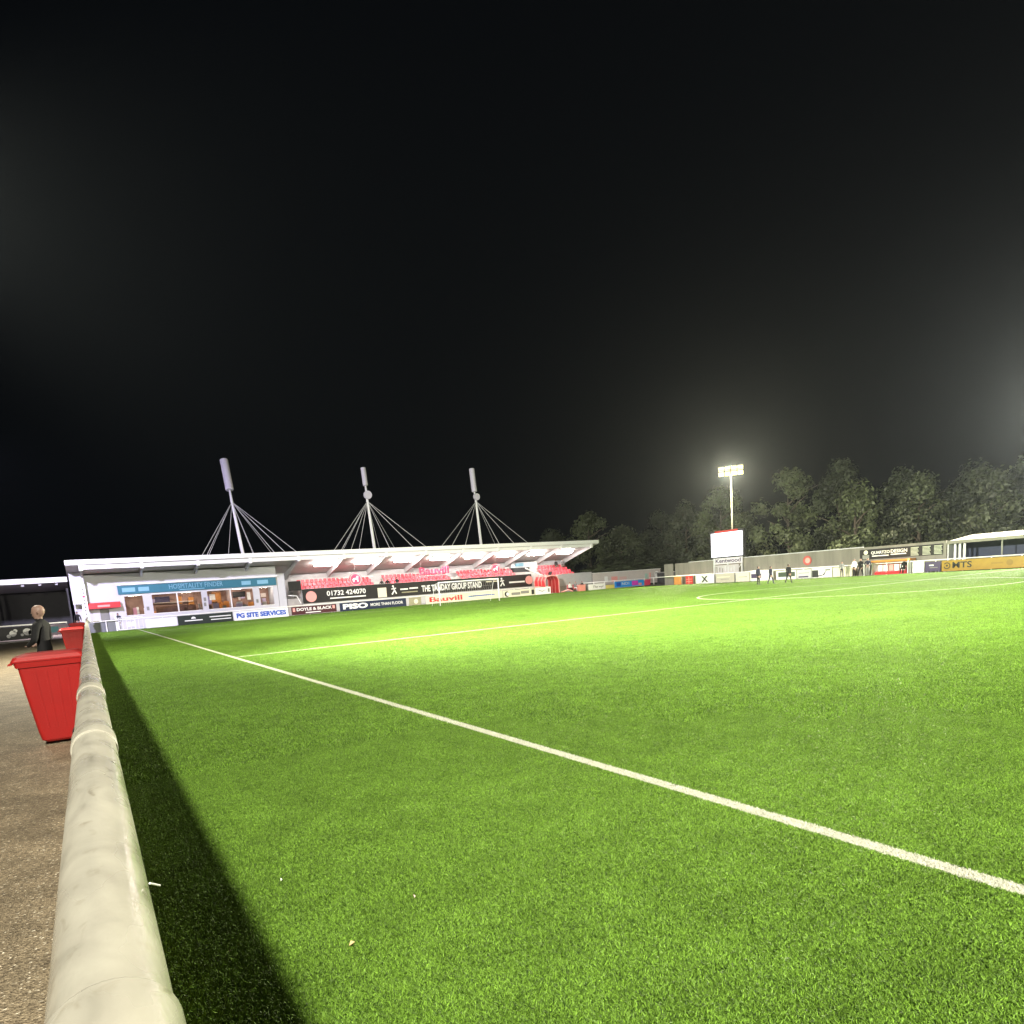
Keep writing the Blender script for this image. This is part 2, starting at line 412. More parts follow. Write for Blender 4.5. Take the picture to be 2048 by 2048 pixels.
g1 = scatter('turf_grass', near, [blade_tile(s, 7200, TS * 1.04) for s in (1, 2, 3, 4)], 1)
tag(g1, 'short green synthetic grass fibres of the near pitch', 'grass', kind='stuff')
g2 = scatter('turf_grass', farp, [blade_tile(s, 12500, TB * 1.02, 1.4) for s in (11, 12, 13)], 9)
tag(g2, 'short green synthetic grass fibres of the middle pitch', 'grass', kind='stuff')

# ------------------------------------------------------------------ spectator rail along the path
def rail_material():
    m = bpy.data.materials.new('cream_rail_paint'); m.use_nodes = True
    nt = m.node_tree; p = nt.nodes['Principled BSDF']
    geo = nt.nodes.new('ShaderNodeNewGeometry')
    mp = nt.nodes.new('ShaderNodeMapping'); mp.inputs['Scale'].default_value = (1, 0.55, 1); nt.links.new(geo.outputs['Position'], mp.inputs[0])
    def nz(sc, det, dist=0.0):
        n = nt.nodes.new('ShaderNodeTexNoise'); n.inputs['Scale'].default_value = sc; n.inputs['Detail'].default_value = det; n.inputs['Distortion'].default_value = dist
        nt.links.new(mp.outputs[0], n.inputs['Vector']); return n
    a, s, d, w = nz(9, 7, 1.2), nz(34, 6, 0.8), nz(60, 3), nz(5, 4)
    def ramp(src, els):
        r = nt.nodes.new('ShaderNodeValToRGB'); e = r.color_ramp.elements
        e[0].position, e[0].color = els[0][0], els[0][1] + (1,); e[1].position, e[1].color = els[-1][0], els[-1][1] + (1,)
        for q, c in els[1:-1]:
            x = e.new(q); x.color = c + (1,)
        nt.links.new(src, r.inputs[0]); return r
    base = ramp(a.outputs['Fac'], [(0.25, (0.20, 0.19, 0.155)), (0.42, (0.29, 0.275, 0.23)), (0.60, (0.345, 0.33, 0.275)), (0.8, (0.30, 0.288, 0.243))])
    sc = ramp(s.outputs['Fac'], [(0.60, (1, 1, 1)), (0.68, (0.84, 0.82, 0.78)), (0.76, (0.50, 0.48, 0.44))])
    ml = nt.nodes.new('ShaderNodeMix'); ml.data_type = 'RGBA'; ml.blend_type = 'MULTIPLY'; ml.inputs[0].default_value = 0.85
    nt.links.new(base.outputs[0], ml.inputs[6]); nt.links.new(sc.outputs[0], ml.inputs[7]); nt.links.new(ml.outputs[2], p.inputs['Base Color'])
    ro = nt.nodes.new('ShaderNodeMapRange'); ro.inputs[1].default_value = 0.35; ro.inputs[2].default_value = 0.65; ro.inputs[3].default_value = 0.12; ro.inputs[4].default_value = 0.5
    nt.links.new(w.outputs['Fac'], ro.inputs[0]); nt.links.new(ro.outputs[0], p.inputs['Roughness'])
    b1 = nt.nodes.new('ShaderNodeBump'); b1.inputs['Strength'].default_value = 0.3; b1.inputs['Distance'].default_value = 0.0015
    nt.links.new(d.outputs['Fac'], b1.inputs['Height'])
    b2 = nt.nodes.new('ShaderNodeBump'); b2.inputs['Strength'].default_value = 0.22; b2.inputs['Distance'].default_value = 0.003; b2.invert = True
    nt.links.new(s.outputs['Fac'], b2.inputs['Height']); nt.links.new(b1.outputs[0], b2.inputs['Normal']); nt.links.new(b2.outputs[0], p.inputs['Normal'])
    return m
RAILM = rail_material()
RX, RZ, RR = -0.030, 1.546, 0.050
rail = thing('spectator_rail', (RX, 0, PZ), 'thick cream painted pipe rail running from the foreground along the path', 'railing')
part('rail_pipe', RAILM, rail, lambda b: b.tube([(RX, y, RZ) for y in (-1.2, 0.2, 1, 2, 4, 8, 16, 32, 50, 76.0)], RR, 40), True)
ys = [0.55, 2.16, 3.48] + [4.95 + 1.45*k for k in range(0, 49)]
def sleeve_mb(r):
    b = MB().tube([(0, -0.08, 0), (0, 0.08, 0)], r, 40, False)
    for y, d in ((-0.08, -1), (0.08, 1)):
        b.tube([(0, y, 0), (0, y + d * 0.006, 0)], [r, r - 0.002], 40, False)
        b.tube([(0, y + d * 0.006, 0), (0, y + d * 0.0062, 0)], [r - 0.002, 0.0495], 40, False)
    return b
s0 = None; post0 = None; pan0 = None
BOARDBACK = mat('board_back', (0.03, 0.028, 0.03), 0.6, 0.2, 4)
for i, y in enumerate(ys):
    if s0 is None:
        s0 = sub('sleeve', RAILM, rail, sleeve_mb(0.0545), True); o = s0
        s1 = sub('sleeve', RAILM, rail, sleeve_mb(0.0516), True)
        post0 = sub('post', RAILM, rail, MB().tube([(0, 0, -1.13), (0, 0, -0.03)], 0.03, 12), True); q = post0
        pan0 = None
    else:
        o = s0.copy() if i < 3 else (s1 if i == 3 else s1.copy())
        if i != 3: C.objects.link(o)
        q = post0.copy(); C.objects.link(q)
    o.location = (0, y, RZ - PZ); q.location = (0, y, RZ - PZ)
# boards fixed under the rail on the pitch side
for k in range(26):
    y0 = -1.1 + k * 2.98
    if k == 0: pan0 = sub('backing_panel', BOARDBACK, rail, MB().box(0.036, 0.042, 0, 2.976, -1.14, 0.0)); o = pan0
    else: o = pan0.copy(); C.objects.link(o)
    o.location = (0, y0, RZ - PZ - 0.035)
tie = MB().tube([(0.0205, 0.915, 1.570), (0.032, 0.948, 1.552)], 0.0012, 6).build('cable_tie', WHITE)
tag(tie, 'thin white cable tie tail sticking out beside the cream rail', 'cable tie')

def litter(x, y, s, a, lab, m):
    b = MB().add([(-s, 0, 0.03), (0, -s*.45, 0.036), (s, 0, 0.032), (0, s*.45, 0.045), (-s, 0, 0.026), (0, -s*.45, 0.032), (s, 0, 0.028), (0, s*.45, 0.04)],
                 [(0,1,2,3), (7,6,5,4), (0,4,5,1), (1,5,6,2), (2,6,7,3), (3,7,4,0)])
    o = b.build('paper_scrap' if 'scrap' in lab else 'fallen_leaf', m); o.location = (x, y, 0); o.rotation_euler = (0, 0, a)
    tag(o, lab, 'paper scrap' if 'scrap' in lab else 'leaf', None if 'scrap' in lab else 'fallen leaves on the near turf')
LEAFY = mat('dry_leaf', (0.55, 0.42, 0.20), 0.7, 0.2, 30)
litter(0.975, 3.463, 0.020, 0.4, 'small dry yellow leaf on the turf nearest the dark rail shadow', LEAFY)
litter(1.477, 3.761, 0.013, 1.1, 'tiny pale leaf on the turf, further right of the yellow leaf', mat('pale_leaf', (0.65, 0.50, 0.40), 0.7, 0.1, 30))
litter(0.87, 4.6, 0.011, 0.9, 'tiny white scrap on the turf at the edge of the rail shadow', WHITE)

# ------------------------------------------------------------------ wheelie bins
BINR = mat('red_bin_plastic', (0.31, 0.010, 0.009), 0.38, 0.12, 5, bump=0.12, bscale=60)
BIND = mat('red_bin_lid_plastic', (0.33, 0.012, 0.011), 0.42, 0.15, 4, bump=0.12, bscale=60)
def make_bin(loc, label):
    # local: front towards -X, wheels and handle towards +X
    t = thing('wheelie_bin', loc, label, 'bin', 'red wheelie bins beside the rail')
    def prof(b, zs):
        rings = []
        for z, x0, x1, hy, rad in zs:
            pts = []
            for cx_, cy_, a0 in ((x1 - rad, hy - rad, 0), (x0 + rad, hy - rad, 90), (x0 + rad, -hy + rad, 180), (x1 - rad, -hy + rad, 270)):
                for k in range(4):
                    a = R(a0 + 30 * k); pts.append((cx_ + rad * math.cos(a), cy_ + rad * math.sin(a), z))
            rings.append(pts)
        n = 16; vs = [v for r_ in rings for v in r_]; fs = []
        for i in range(len(rings) - 1):
            for k in range(n): fs.append((i*n+k, i*n+(k+1) % n, (i+1)*n+(k+1) % n, (i+1)*n+k))
        fs.append(tuple(range(n))[::-1]); fs.append(tuple(range((len(rings)-1)*n, len(rings)*n)))
        b.add(vs, fs)
    b = MB(); prof(b, [(0.035, -0.20, 0.16, 0.20, 0.05), (0.06, -0.235, 0.195, 0.222, 0.05), (0.16, -0.255, 0.215, 0.228, 0.045), (0.60, -0.31, 0.255, 0.25, 0.04), (0.93, -0.345, 0.285, 0.265, 0.035)])
    sub('body', BINR, t, b)
    b = MB(); prof(b, [(0.925, -0.365, 0.30, 0.282, 0.035), (0.985, -0.375, 0.305, 0.288, 0.035)])
    sub('rim', BINR, t, b)
    b = MB(); prof(b, [(0.988, -0.395, 0.315, 0.295, 0.03), (1.005, -0.398, 0.318, 0.297, 0.03), (1.045, -0.375, 0.31, 0.275, 0.05), (1.075, -0.27, 0.25, 0.19, 0.08)])
    lid = sub('lid', BIND, t, b)
    sub('lip', BIND, lid, MB().hexa([(-0.44,-0.17,0.955),(-0.39,-0.20,0.965),(-0.39,0.20,0.965),(-0.44,0.17,0.955),(-0.435,-0.17,0.975),(-0.39,-0.20,1.0),(-0.39,0.20,1.0),(-0.435,0.17,0.975)]))
    sub('handle', BINR, t, MB().tube([(0.30,-0.22,0.97),(0.36,-0.22,1.0),(0.36,0.22,1.0),(0.30,0.22,0.97)], 0.018, 10), True)
    for s in (-1, 1):
        w = sub('wheel', RUBBER, t, MB().tube([(0.17, s*0.225, 0.10), (0.17, s*0.275, 0.10)], 0.10, 20), False)
        sub('hub', GREYP, w, MB().tube([(0.17, s*0.2755, 0.10), (0.17, s*0.282, 0.10)], 0.045, 14), False)
    sub('axle', STEEL, t, MB().tube([(0.17, -0.225, 0.10), (0.17, 0.225, 0.10)], 0.011, 8))
    for s in (-1, 1):
        for fx_ in (-0.62, -0.2, 0.22, 0.62):
            def q(z, o_, w_):
                k = (z - 0.16) / 0.77; x0, x1, hy = -0.255 - .09*k, 0.215 + .07*k, 0.228 + .037*k
                return ((x0 + x1)/2 + fx_ * (x1 - x0)/2 * .82 + w_, s * (hy + o_), z)
            sub('moulded_rib', BINR, t, MB().hexa([q(.2,-.01,-.012), q(.2,-.01,.012), q(.2,.004,.009), q(.2,.004,-.009), q(.88,-.01,-.012), q(.88,-.01,.012), q(.88,.005,.009), q(.88,.005,-.009)]))
    return t
bin1 = make_bin((-0.40, 9.75, PZ), 'large red wheelie bin in the foreground, nearest the camera by the cream rail')
copy_thing(bin1, (-0.44, 27.3, PZ), 'second red wheelie bin along the rail, right beside the bald man')
copy_thing(bin1, (-0.43, 42.0, PZ), 'farthest and smallest red wheelie bin at the far end of the rail')

# ------------------------------------------------------------------ people
def person(loc, rotz, label, group=None, pose='stand', top=CLOTHB, legs=CLOTHB, hair=HAIR, scale=1.0, bald=False, name='person', child=None):
    J = {'pelvis': (0,0,.95,.14,.11), 'waist': (0,0,1.08,.135,.10), 'chest': (0,0,1.30,.165,.115), 'collar': (0,.01,1.44,.10,.08),
         'neck': (0,0.0,1.50,.052,.055), 'skull0': (0,-.022,1.56,.062,.078), 'skulla': (0,-.012,1.61,.084,.104), 'skull1': (0,-.002,1.665,.094,.118), 'skull2': (0,.008,1.715,.088,.110), 'skull3': (0,.012,1.752,.066,.080), 'skull4': (0,.014,1.775,.026,.032)}
    sw = {'stand': (0.02, -0.02), 'walk': (0.30, -0.26), 'walk2': (-0.22, 0.28), 'stride': (0.36, -0.36)}.get(pose, (0.03, -0.03))
    for s, k in ((-1, 0), (1, 1)):
        n = 'LR'[k]
        st = sw[k]
        J['shoulder'+n] = (s*.19, .01, 1.40, .075, .075)
        if pose == 'arms':
            J['elbow'+n] = (s*.27, -.02, 1.14, .055, .055); J['wrist'+n] = (s*.13, -.20, 1.05, .036, .032); J['hand'+n] = (s*.08, -.22, 1.04, .036, .024)
        else:
            J['elbow'+n] = (s*.26, .03 + st*.25, 1.12, .055, .055); J['wrist'+n] = (s*.27, -.05 + st*.45, .88, .036, .032); J['hand'+n] = (s*.265, -.07 + st*.48, .80, .038, .022)
        J['hip'+n] = (s*.095, 0, .90, .10, .105)
        if pose == 'sit':
            J['knee'+n] = (s*.12, -.42, .92, .075, .075); J['ankle'+n] = (s*.12, -.44, .50, .048, .05); J['toe'+n] = (s*.13, -.58, .45, .042, .03)
        else:
            J['knee'+n] = (s*.105, -st*.42 - .02, .50, .066, .068); J['ankle'+n] = (s*.11, -st*.98 + .04, .09 + (0.06 if st < -0.1 else 0), .045, .05); J['toe'+n] = (s*.125, -st*.98 - .13, .04 + (0.02 if st < -0.1 else 0), .042, .032)
    Eg = [('pelvis','waist'),('waist','chest'),('chest','collar'),('collar','neck'),('neck','skull0'),('skull0','skulla'),('skulla','skull1'),('skull1','skull2'),('skull2','skull3'),('skull3','skull4')]
    for n in 'LR':
        Eg += [('collar','shoulder'+n),('shoulder'+n,'elbow'+n),('elbow'+n,'wrist'+n),('wrist'+n,'hand'+n),('pelvis','hip'+n),('hip'+n,'knee'+n),('knee'+n,'ankle'+n),('ankle'+n,'toe'+n)]
    names = list(J); me = bpy.data.meshes.new('body')
    me.from_pydata([J[n][:3] for n in names], [(names.index(a), names.index(b_)) for a, b_ in Eg], [])
    o = bpy.data.objects.new('tmp', me); C.objects.link(o)
    md = o.modifiers.new('skin', 'SKIN'); md.use_smooth_shade = True
    for i, n in enumerate(names):
        me.skin_vertices[0].data[i].radius = (J[n][3], J[n][4]); me.skin_vertices[0].data[i].use_root = (n == 'pelvis')
    sb = o.modifiers.new('sub', 'SUBSURF'); sb.levels = 2; sb.render_levels = 2
    bpy.context.view_layer.update()
    ev = o.evaluated_get(bpy.context.evaluated_depsgraph_get())
    nm = bpy.data.meshes.new_from_object(ev)
    bpy.data.objects.remove(o); 
    # fingers
    bmm = bmesh.new(); bmm.from_mesh(nm)
    for n, s in (('L', -1), ('R', 1)):
        hx, hy, hz = J['hand'+n][:3]; wx, wy, wz = J['wrist'+n][:3]
        d = (Vector((hx, hy, hz)) - Vector((wx, wy, wz))).normalized()
        sd = Vector((0, 1, 0)) if abs(d.y) < .7 else Vector((0, 0, 1))
        for k in range(5):
            off = (k - 1.5) * 0.018; ln = (0.062, 0.078, 0.082, 0.075, 0.055)[k]
            b0 = Vector((hx, hy, hz)) + sd * off + d * (0.01 if k else -0.03); dd = d if k else (d * .5 - sd * .8).normalized()
            p1 = b0 + dd * ln * .55; p2 = p1 + (dd + Vector((-s * .35, 0, 0))).normalized() * ln * .45
            mbx = MB().tube([b0, p1, p2], [.009, .0085, .006], 6)
            vs = [bmm.verts.new(v) for v in mbx.v]
            for f in mbx.f: bmm.faces.new([vs[i] for i in f])
    extra = [MB().tube([(0, -.085, 1.665), (0, -.118, 1.628), (0, -.09, 1.615)], [.008, .017, .012], 8),
             MB().tube([(-.03, -.098, 1.585), (.03, -.098, 1.585)], [.008, .008], 6)]
    for s in (-1, 1):
        extra.append(MB().tube([(s*.074, .012, 1.61), (s*.094, .022, 1.635), (s*.09, .018, 1.675), (s*.076, .008, 1.68)], [.010, .014, .014, .008], 8))
        extra.append(MB().tube([(s*.034, -.088, 1.658), (s*.034, -.099, 1.656)], [.014, .008], 8))
    for mbx in extra:
        vs = [bmm.verts.new(v) for v in mbx.v]
        for f in mbx.f: bmm.faces.new([vs[i] for i in f])
    bmm.to_mesh(nm); bmm.free()
    for m_ in (legs, top, SKIN, hair, SHOE): nm.materials.append(m_)
    wr = {n: Vector(J['wrist'+n][:3]) for n in 'LR'}; el = {n: Vector(J['elbow'+n][:3]) for n in 'LR'}
    for pl in nm.polygons:
        c = pl.center; i = 0
        if c.z > 1.525: i = 2
        elif c.z > 0.97: i = 1
        if pose == 'sit' and i == 1 and c.y < -0.2: i = 0
        if abs(c.x) > 0.17 and 0.85 < c.z < 1.5 and pose != 'sit': i = 1
        for n in 'LR':
            dd = (c - wr[n]).length
            if (c - wr[n]).dot((wr[n] - el[n]).normalized()) > 0 and dd < 0.26 and pose != 'sit': i = 2
        if (not bald) and c.z > 1.60 and (c.y > 0.035 or c.z > 1.70): i = 3
        if c.z < (0.49 if pose == 'sit' else 0.10) and i == 0 and c.y < 9: i = 4 if (c.z < 0.10 or pose == 'sit') else 0
        pl.material_index = i; pl.use_smooth = True
    nm.name = 'person'
    ob = bpy.data.objects.new(name, nm); C.objects.link(ob)
    ob.location = loc; ob.rotation_euler = (0, 0, rotz); ob.scale = (scale,) * 3
    tag(ob, label, 'person', group)
    return ob
man = person((-0.70, 14.5, PZ), R(-112), 'bald man in a black jacket standing on the path by the bins', pose='arms', bald=True, scale=0.955)
# three people walking on the pitch below the screen
GP = 'people walking on the far pitch'
person((54.2, 42.9, 0), R(75), 'person in dark clothes, leftmost of the three walking on the pitch', GP, 'stand', CLOTHN, CLOTHB)
person((54.7, 41.9, 0), R(75), 'slimmer person in dark clothes, middle of the three walking on the pitch', GP, 'walk', CLOTHN, CLOTHN, scale=0.95)
person((55.0, 40.2, 0), R(100), 'person in black with long stride, rightmost of the three on the pitch', GP, 'stride', CLOTHB, CLOTHB)
GD = 'people beside the far dugout'
person((65.9, 40.6, 0), R(-100), 'person in a white top and dark trousers beside the black list board', GD, 'stand', CLOTHW, CLOTHB)
person((65.6, 39.75, 0), R(-90), 'person all in black standing left of the orange dugout', GD, 'walk', CLOTHB, CLOTHB)
person((65.9, 39.2, 0), R(-60), 'person in a dark top and pale trousers at the dugout corner', GD, 'arms', CLOTHN, CLOTHG)
person((65.4, 41.6, 0), R(-60), 'shorter person in grey left of the dugout group', GD, 'walk2', CLOTHG, CLOTHN, scale=0.9)
GS = 'spectators in the main stand'

# ------------------------------------------------------------------ main stand
SX0, SX1 = -1.08, 64.7
st = thing('grandstand', (31.8, 82, 0), 'long white roofed football grandstand with red seats behind the far boards', 'grandstand')
bx('roof_fascia', WHITE, st, SX0, SX1, 78.95, 79.10, 6.68, 7.14)
bx('gutter_beam', WHITE, st, 0.10, 63.62, 79.16, 79.34, 6.20, 6.58)
part('roof', CEIL, st, lambda b: b.hexa([(SX0,79.11,6.60),(SX1,79.11,6.60),(SX1,87,4.75),(SX0,87,4.75),(SX0,79.11,6.98),(SX1,79.11,6.98),(SX1,87,5.1),(SX0,87,5.1)]))
rf = MB().hexa([(-.11,79.35,6.05),(.11,79.35,6.05),(.11,86.2,4.25),(-.11,86.2,4.25),(-.11,79.35,6.53),(.11,79.35,6.53),(.11,86.2,4.92),(-.11,86.2,4.92)])
bk = MB().box(-.16, .16, 79.05, 79.36, 6.08, 6.66)
r0 = b0 = None
for i in range(13):
    x = 0.17 + 5.4 * i * (63.3 / 64.8)
    if i == 0:
        r0 = rf.build('rafter', LWHITE, st); b0 = bk.build('bracket', WHITE, st); o, q = r0, b0
    else:
        o = r0.copy(); C.objects.link(o); q = b0.copy(); C.objects.link(q)
    o.location = (x, 0, 0); q.location = (x, 0, 0)
# strip lights under the roof
ang = math.atan2(6.6 - 4.75, 7.89)
fx = MB().box(-1.25, 1.25, -.36, .36, -.10, 0)
ln = MB().box(-1.2, 1.2, -.30, .30, -.30, -.101)
f0 = l0 = None
for i in range(8):
    x = 25.0 + 5.08 * i
    if i == 0:
        f0 = fx.build('light_fitting', WHITE, st); l0 = sub('diffuser', LAMPW, f0, ln); o = f0
    else:
        o = f0.copy(); C.objects.link(o); d_ = l0.copy(); C.objects.link(d_); d_.parent = o
    o.location = (x, 81.9, 5.90); o.rotation_euler = (-ang, 0, 0)
# seating bowl
bx('back_wall', LWHITE, st, 19.3, 63.6, 86.3, 86.5, 0, 4.8)
bx('front_wall', GREYP, st, 21.9, 54.6, 82.02, 82.2, 0, 2.95)
for i in range(4):
    bx('tier', CONC, st, 22.0, 63.5, 82.22 + 0.85*i, 86.28, 0.02 if i == 0 else 1.99 + 0.44*(i-1) + 0.0, 2.0 + 0.44*i)
def seat_mesh():
    b = MB().box(-.21, .21, -.20, .20, .40, .44)
    b.hexa([(-.21,.16,.44),(.21,.16,.44),(.21,.20,.44),(-.21,.20,.44),(-.20,.26,.80),(.20,.26,.80),(.20,.30,.80),(-.20,.30,.80)])
    b.box(-.03, .03, -.02, .14, 0, .40); return b
sm = seat_mesh(); se0 = None
for r_ in range(4):
    for k in range(74):
        x = 22.6 + 0.55 * k
        if 53.3 < x < 57.6 or 31.9 < x < 33.1 or 42.9 < x < 44.1: continue
        if se0 is None: se0 = sm.build('seat', REDSEAT, st); o = se0
        else: o = se0.copy(); C.objects.link(o)
        o.location = (x, 82.75 + 0.85 * r_, 2.0 + 0.44 * r_)
for x in (27.5, 37.8, 48.5): bx('handrail', WHITE, st, x, x + 4.6, 85.2, 85.24, 4.02, 4.08)
# black stand name banner on the front wall
bn_ = thing('stand_banner', (38, 81.9, 1.25), 'long black banner with white stand name along the front of the red seats', 'banner')
bx('banner_sheet', BLACK, bn_, 21.95, 54.5, 81.93, 82.0, 1.22, 2.92)
bn_.children[0].name = 'banner_sheet'
text('01732 424070', bn_, 27.3, 81.915, 2.2, 4.9, 0.60, WHITE, bold=.02)
bx('underline_bar', WHITE, bn_, 25.2, 29.7, 81.90, 81.928, 1.55, 1.70)
text('THE TANDAY GROUP STAND', bn_, 41.8, 81.915, 1.93, 8.95, 0.84, WHITE, bold=.03)
part('round_crest', PINK, bn_, lambda b: b.disc((22.95, 81.9, 2.0), .64, 'y', .05))
part('round_crest', PINK, bn_, lambda b: b.disc((54.05, 81.9, 2.1), .60, 'y', .05))
def figure_logo(x, z, s):
    b = MB()
    for (a, c, w) in (((-.1,.42),(.05,.05),.10),((.05,.05),(-.35,-.5),.09),((.05,.05),(.30,-.45),.09),((-.38,.22),(.30,.30),.07)):
        d = Vector((c[0]-a[0], 0, c[1]-a[1])); n = Vector((-d.z, 0, d.x)).normalized() * w
        b.add([(x+(a[0])*s-n.x*s, 81.91, z+a[1]*s-n.z*s), (x+c[0]*s-n.x*s, 81.91, z+c[1]*s-n.z*s), (x+c[0]*s+n.x*s, 81.91, z+c[1]*s+n.z*s), (x+a[0]*s+n.x*s, 81.91, z+a[1]*s+n.z*s)], [(0,1,2,3)])
    b.disc((x-.12*s, 81.91, z+.58*s), .13*s, 'y', .01, 12)
    return b.build('figure_logo', WHITE, bn_)
figure_logo(33.5, 2.0, 0.95); figure_logo(49.6, 2.0, 0.95)
for x0, x1, z0, z1, m_ in ((34.35, 35.4, 2.0, 2.18, WHITE), (35.6, 36.8, 2.05, 2.24, WHITE), (34.5, 36.7, 1.62, 1.76, KHAKI), (47.0, 47.9, 2.2, 2.34, CREAM), (48.1, 48.9, 2.2, 2.34, CREAM), (50.7, 53.3, 1.85, 2.06, WHITE)):
    bx('text_line', m_, bn_, x0, x1, 81.90, 81.928, z0, z1)
bx('paper_notice', CREAM, bn_, 31.3, 32.45, 81.89, 81.928, 1.28, 2.45)
# round club signs and the sponsor name hanging in front of the seats
def round_sign(x, z, r, label):
    t = thing('round_sign', (x, 82.3, z), label, 'sign', 'round red club signs in the stand')
    part('disc', ROSE, t, lambda b: b.disc((x, 82.3, z), r, 'y', .06))
    part('ring', PINK, t, lambda b: [b.add([(x+q*math.cos(a), 82.262, z+q*math.sin(a)) for q, a in ((r*.80, a0), (r*.94, a0), (r*.94, a1), (r*.80, a1))], [(0,1,2,3)]) for a0, a1 in ((2*math.pi*k/24, 2*math.pi*(k+1)/24) for k in range(24))])
    part('horse_emblem', WHITE, t, lambda b: b.add([(x+q*r, 82.258, z+w*r) for q, w in ((-.45,-.4),(-.25,-.4),(-.2,-.05),(.15,-.05),(.25,-.4),(.42,-.4),(.35,.05),(.45,.45),(.2,.5),(.1,.2),(-.35,.15),(-.55,.0))], [tuple(range(12))]))
    part('hanger', STEEL, t, lambda b: b.tube([(x, 82.3, z+r*.9), (x, 82.3, 5.7)], .012, 6))
round_sign(28.75, 3.72, .80, 'round red club sign hanging left of the pink sponsor name in the stand')
round_sign(48.9, 3.95, .72, 'round red club sign hanging right of the pink sponsor name in the stand')
tb = thing('sponsor_sign', (38.6, 82.3, 3.6), 'large rose red sponsor name hanging in front of the red seats', 'sign')
text('Bauvill', tb, 39.5, 82.28, 4.18, 4.3, 0.95, ROSE, bold=.03)
bx('mounting_bar', LWHITE, tb, 37.2, 41.8, 82.29, 82.33, 3.58, 3.64)
for x in (37.6, 41.4): part('hanger', STEEL, tb, lambda b: b.tube([(x, 82.31, 3.6), (x, 82.31, 5.65)], .012, 6))
# hospitality block
hb = thing('hospitality_block', (9, 83, 0), 'white hospitality room with wide lit windows under the left roof bays', 'building')
Yh = 82.0
def wallp(x0, x1, z0, z1): bx('wall', LWHITE, hb, x0, x1, Yh, Yh + .18, z0, z1)
wallp(-0.9, 3.6, 3.02, 5.75); wallp(-0.9, 1.25, 0, 3.02); wallp(2.06, 3.6, 0, 3.02); wallp(1.25, 2.06, 2.25, 3.02)
wallp(3.6, 19.2, 3.5, 5.75); wallp(3.6, 19.2, 0, 1.36)
for x0, x1 in ((5.3, 6.15), (11.0, 11.6), (16.44, 17.15), (18.66, 19.2)): wallp(x0, x1, 1.36, 3.5)
bx('side_wall', LWHITE, hb, 19.02, 19.2, Yh + .19, 86.2, 0, 4.7)
bx('side_wall', LWHITE, hb, -0.9, -0.72, Yh + .19, 86.2, 0, 4.7)
bx('door', GREYPRINT, hb, 1.26, 2.05, Yh + .08, Yh + .14, 0.02, 2.24)
bx('rear_wall', WARMW, hb, -0.7, 19.0, 86.0, 86.15, 0, 4.6)
bx('room_ceiling', WOOD, hb, -0.7, 19.0, Yh + .2, 86.0, 3.55, 3.62)
bx('room_floor', WOOD, hb, -0.7, 19.0, Yh + .2, 86.0, 1.0, 1.1)
for x, y in ((4.6, 84.3), (7.4, 83.6), (9.8, 84.4), (12.8, 84.0), (15.2, 84.4), (18.0, 84.2)):
    bx('room_lamp', WARML, hb, x - .5, x + .5, y - .12, y + .12, 3.46, 3.54)
bx('bar_counter', WOOD, hb, 6.6, 10.6, 84.6, 85.2, 1.1, 2.1); bx('bar_shelf', mat('pale_shelf', (.6, .5, .42), .6), hb, 6.6, 10.6, 85.7, 85.95, 2.45, 2.55)
bx('poster', PURPLE, hb, 6.7, 8.2, 85.9, 85.98, 2.55, 3.2); bx('poster', ORANGE, hb, 12.6, 13.6, 85.9, 85.98, 1.3, 3.3)
bx('poster', mat('lilac_poster', (.35, .3, .55), .5), hb, 11.7, 12.5, 85.9, 85.98, 2.0, 2.9)
bx('television', BLACK, hb, 14.9, 16.3, 85.85, 85.95, 2.55, 3.2)
bx('partition', mat('pale_partition', (.55, .45, .42), .7), hb, 14.2, 14.3, 83.4, 85.99, 1.1, 3.54)
rq = random.Random(21)
PALES = [mat('pale_linen', (.7, .62, .56), .7), mat('lilac_print', (.5, .42, .6), .6), WHITE, ORANGE, WOOD, PINK]
for k in range(34):
    x = rq.uniform(3.8, 18.2); y_ = rq.uniform(82.9, 85.6); w_ = rq.uniform(.15, .7); z_ = rq.choice((1.1, 1.1, 1.1, 2.3))
    if z_ > 2: bx('wall_picture', PALES[rq.randrange(4)], hb, x, x + w_, 85.88, 85.97, z_ + rq.uniform(-.2, .3), z_ + rq.uniform(.5, .9))
    else: bx('table', PALES[rq.randrange(6)], hb, x, x + w_, y_, y_ + .3, 1.101, 1.1 + rq.uniform(.5, 1.15))
for x in (7.2, 8.0, 9.2, 12.4, 13.2, 15.4): 
    bx('chair_back', WOOD if x < 12 else GREYPRINT, hb, x, x + .4, 83.2, 83.26, 1.1, 2.0 - .02 * x)
for (x0, x1) in ((3.6, 5.3), (6.15, 11.0), (11.6, 16.44), (17.15, 18.66)):
    w = bx('window', WHITE, hb, x0, x1, Yh - .02, Yh + .04, 3.42, 3.5)
    sub('sill', WHITE, w, MB().box(x0, x1, Yh - .06, Yh + .10, 1.36, 1.44))
    sub('pane', GLASS, w, MB().box(x0 + .03, x1 - .03, Yh + .07, Yh + .08, 1.44, 3.42))
    if x1 - x0 > 3: xm = (x0 + x1) / 2; sub('mullion', WHITE, w, MB().box(xm - .06, xm + .06, Yh - .01, Yh + .12, 1.44, 3.42))
for x, z in ((5.65, 2.0), (11.25, 2.0), (11.3, 2.55), (16.8, 1.95)): bx('wall_plate', GREYPRINT, hb, x - .12, x + .12, Yh - .03, Yh - .001, z - .2, z + .2)
bx('ledge', WHITE, hb, 3.0, 19.25, 81.80, 81.99, 4.56, 4.72)
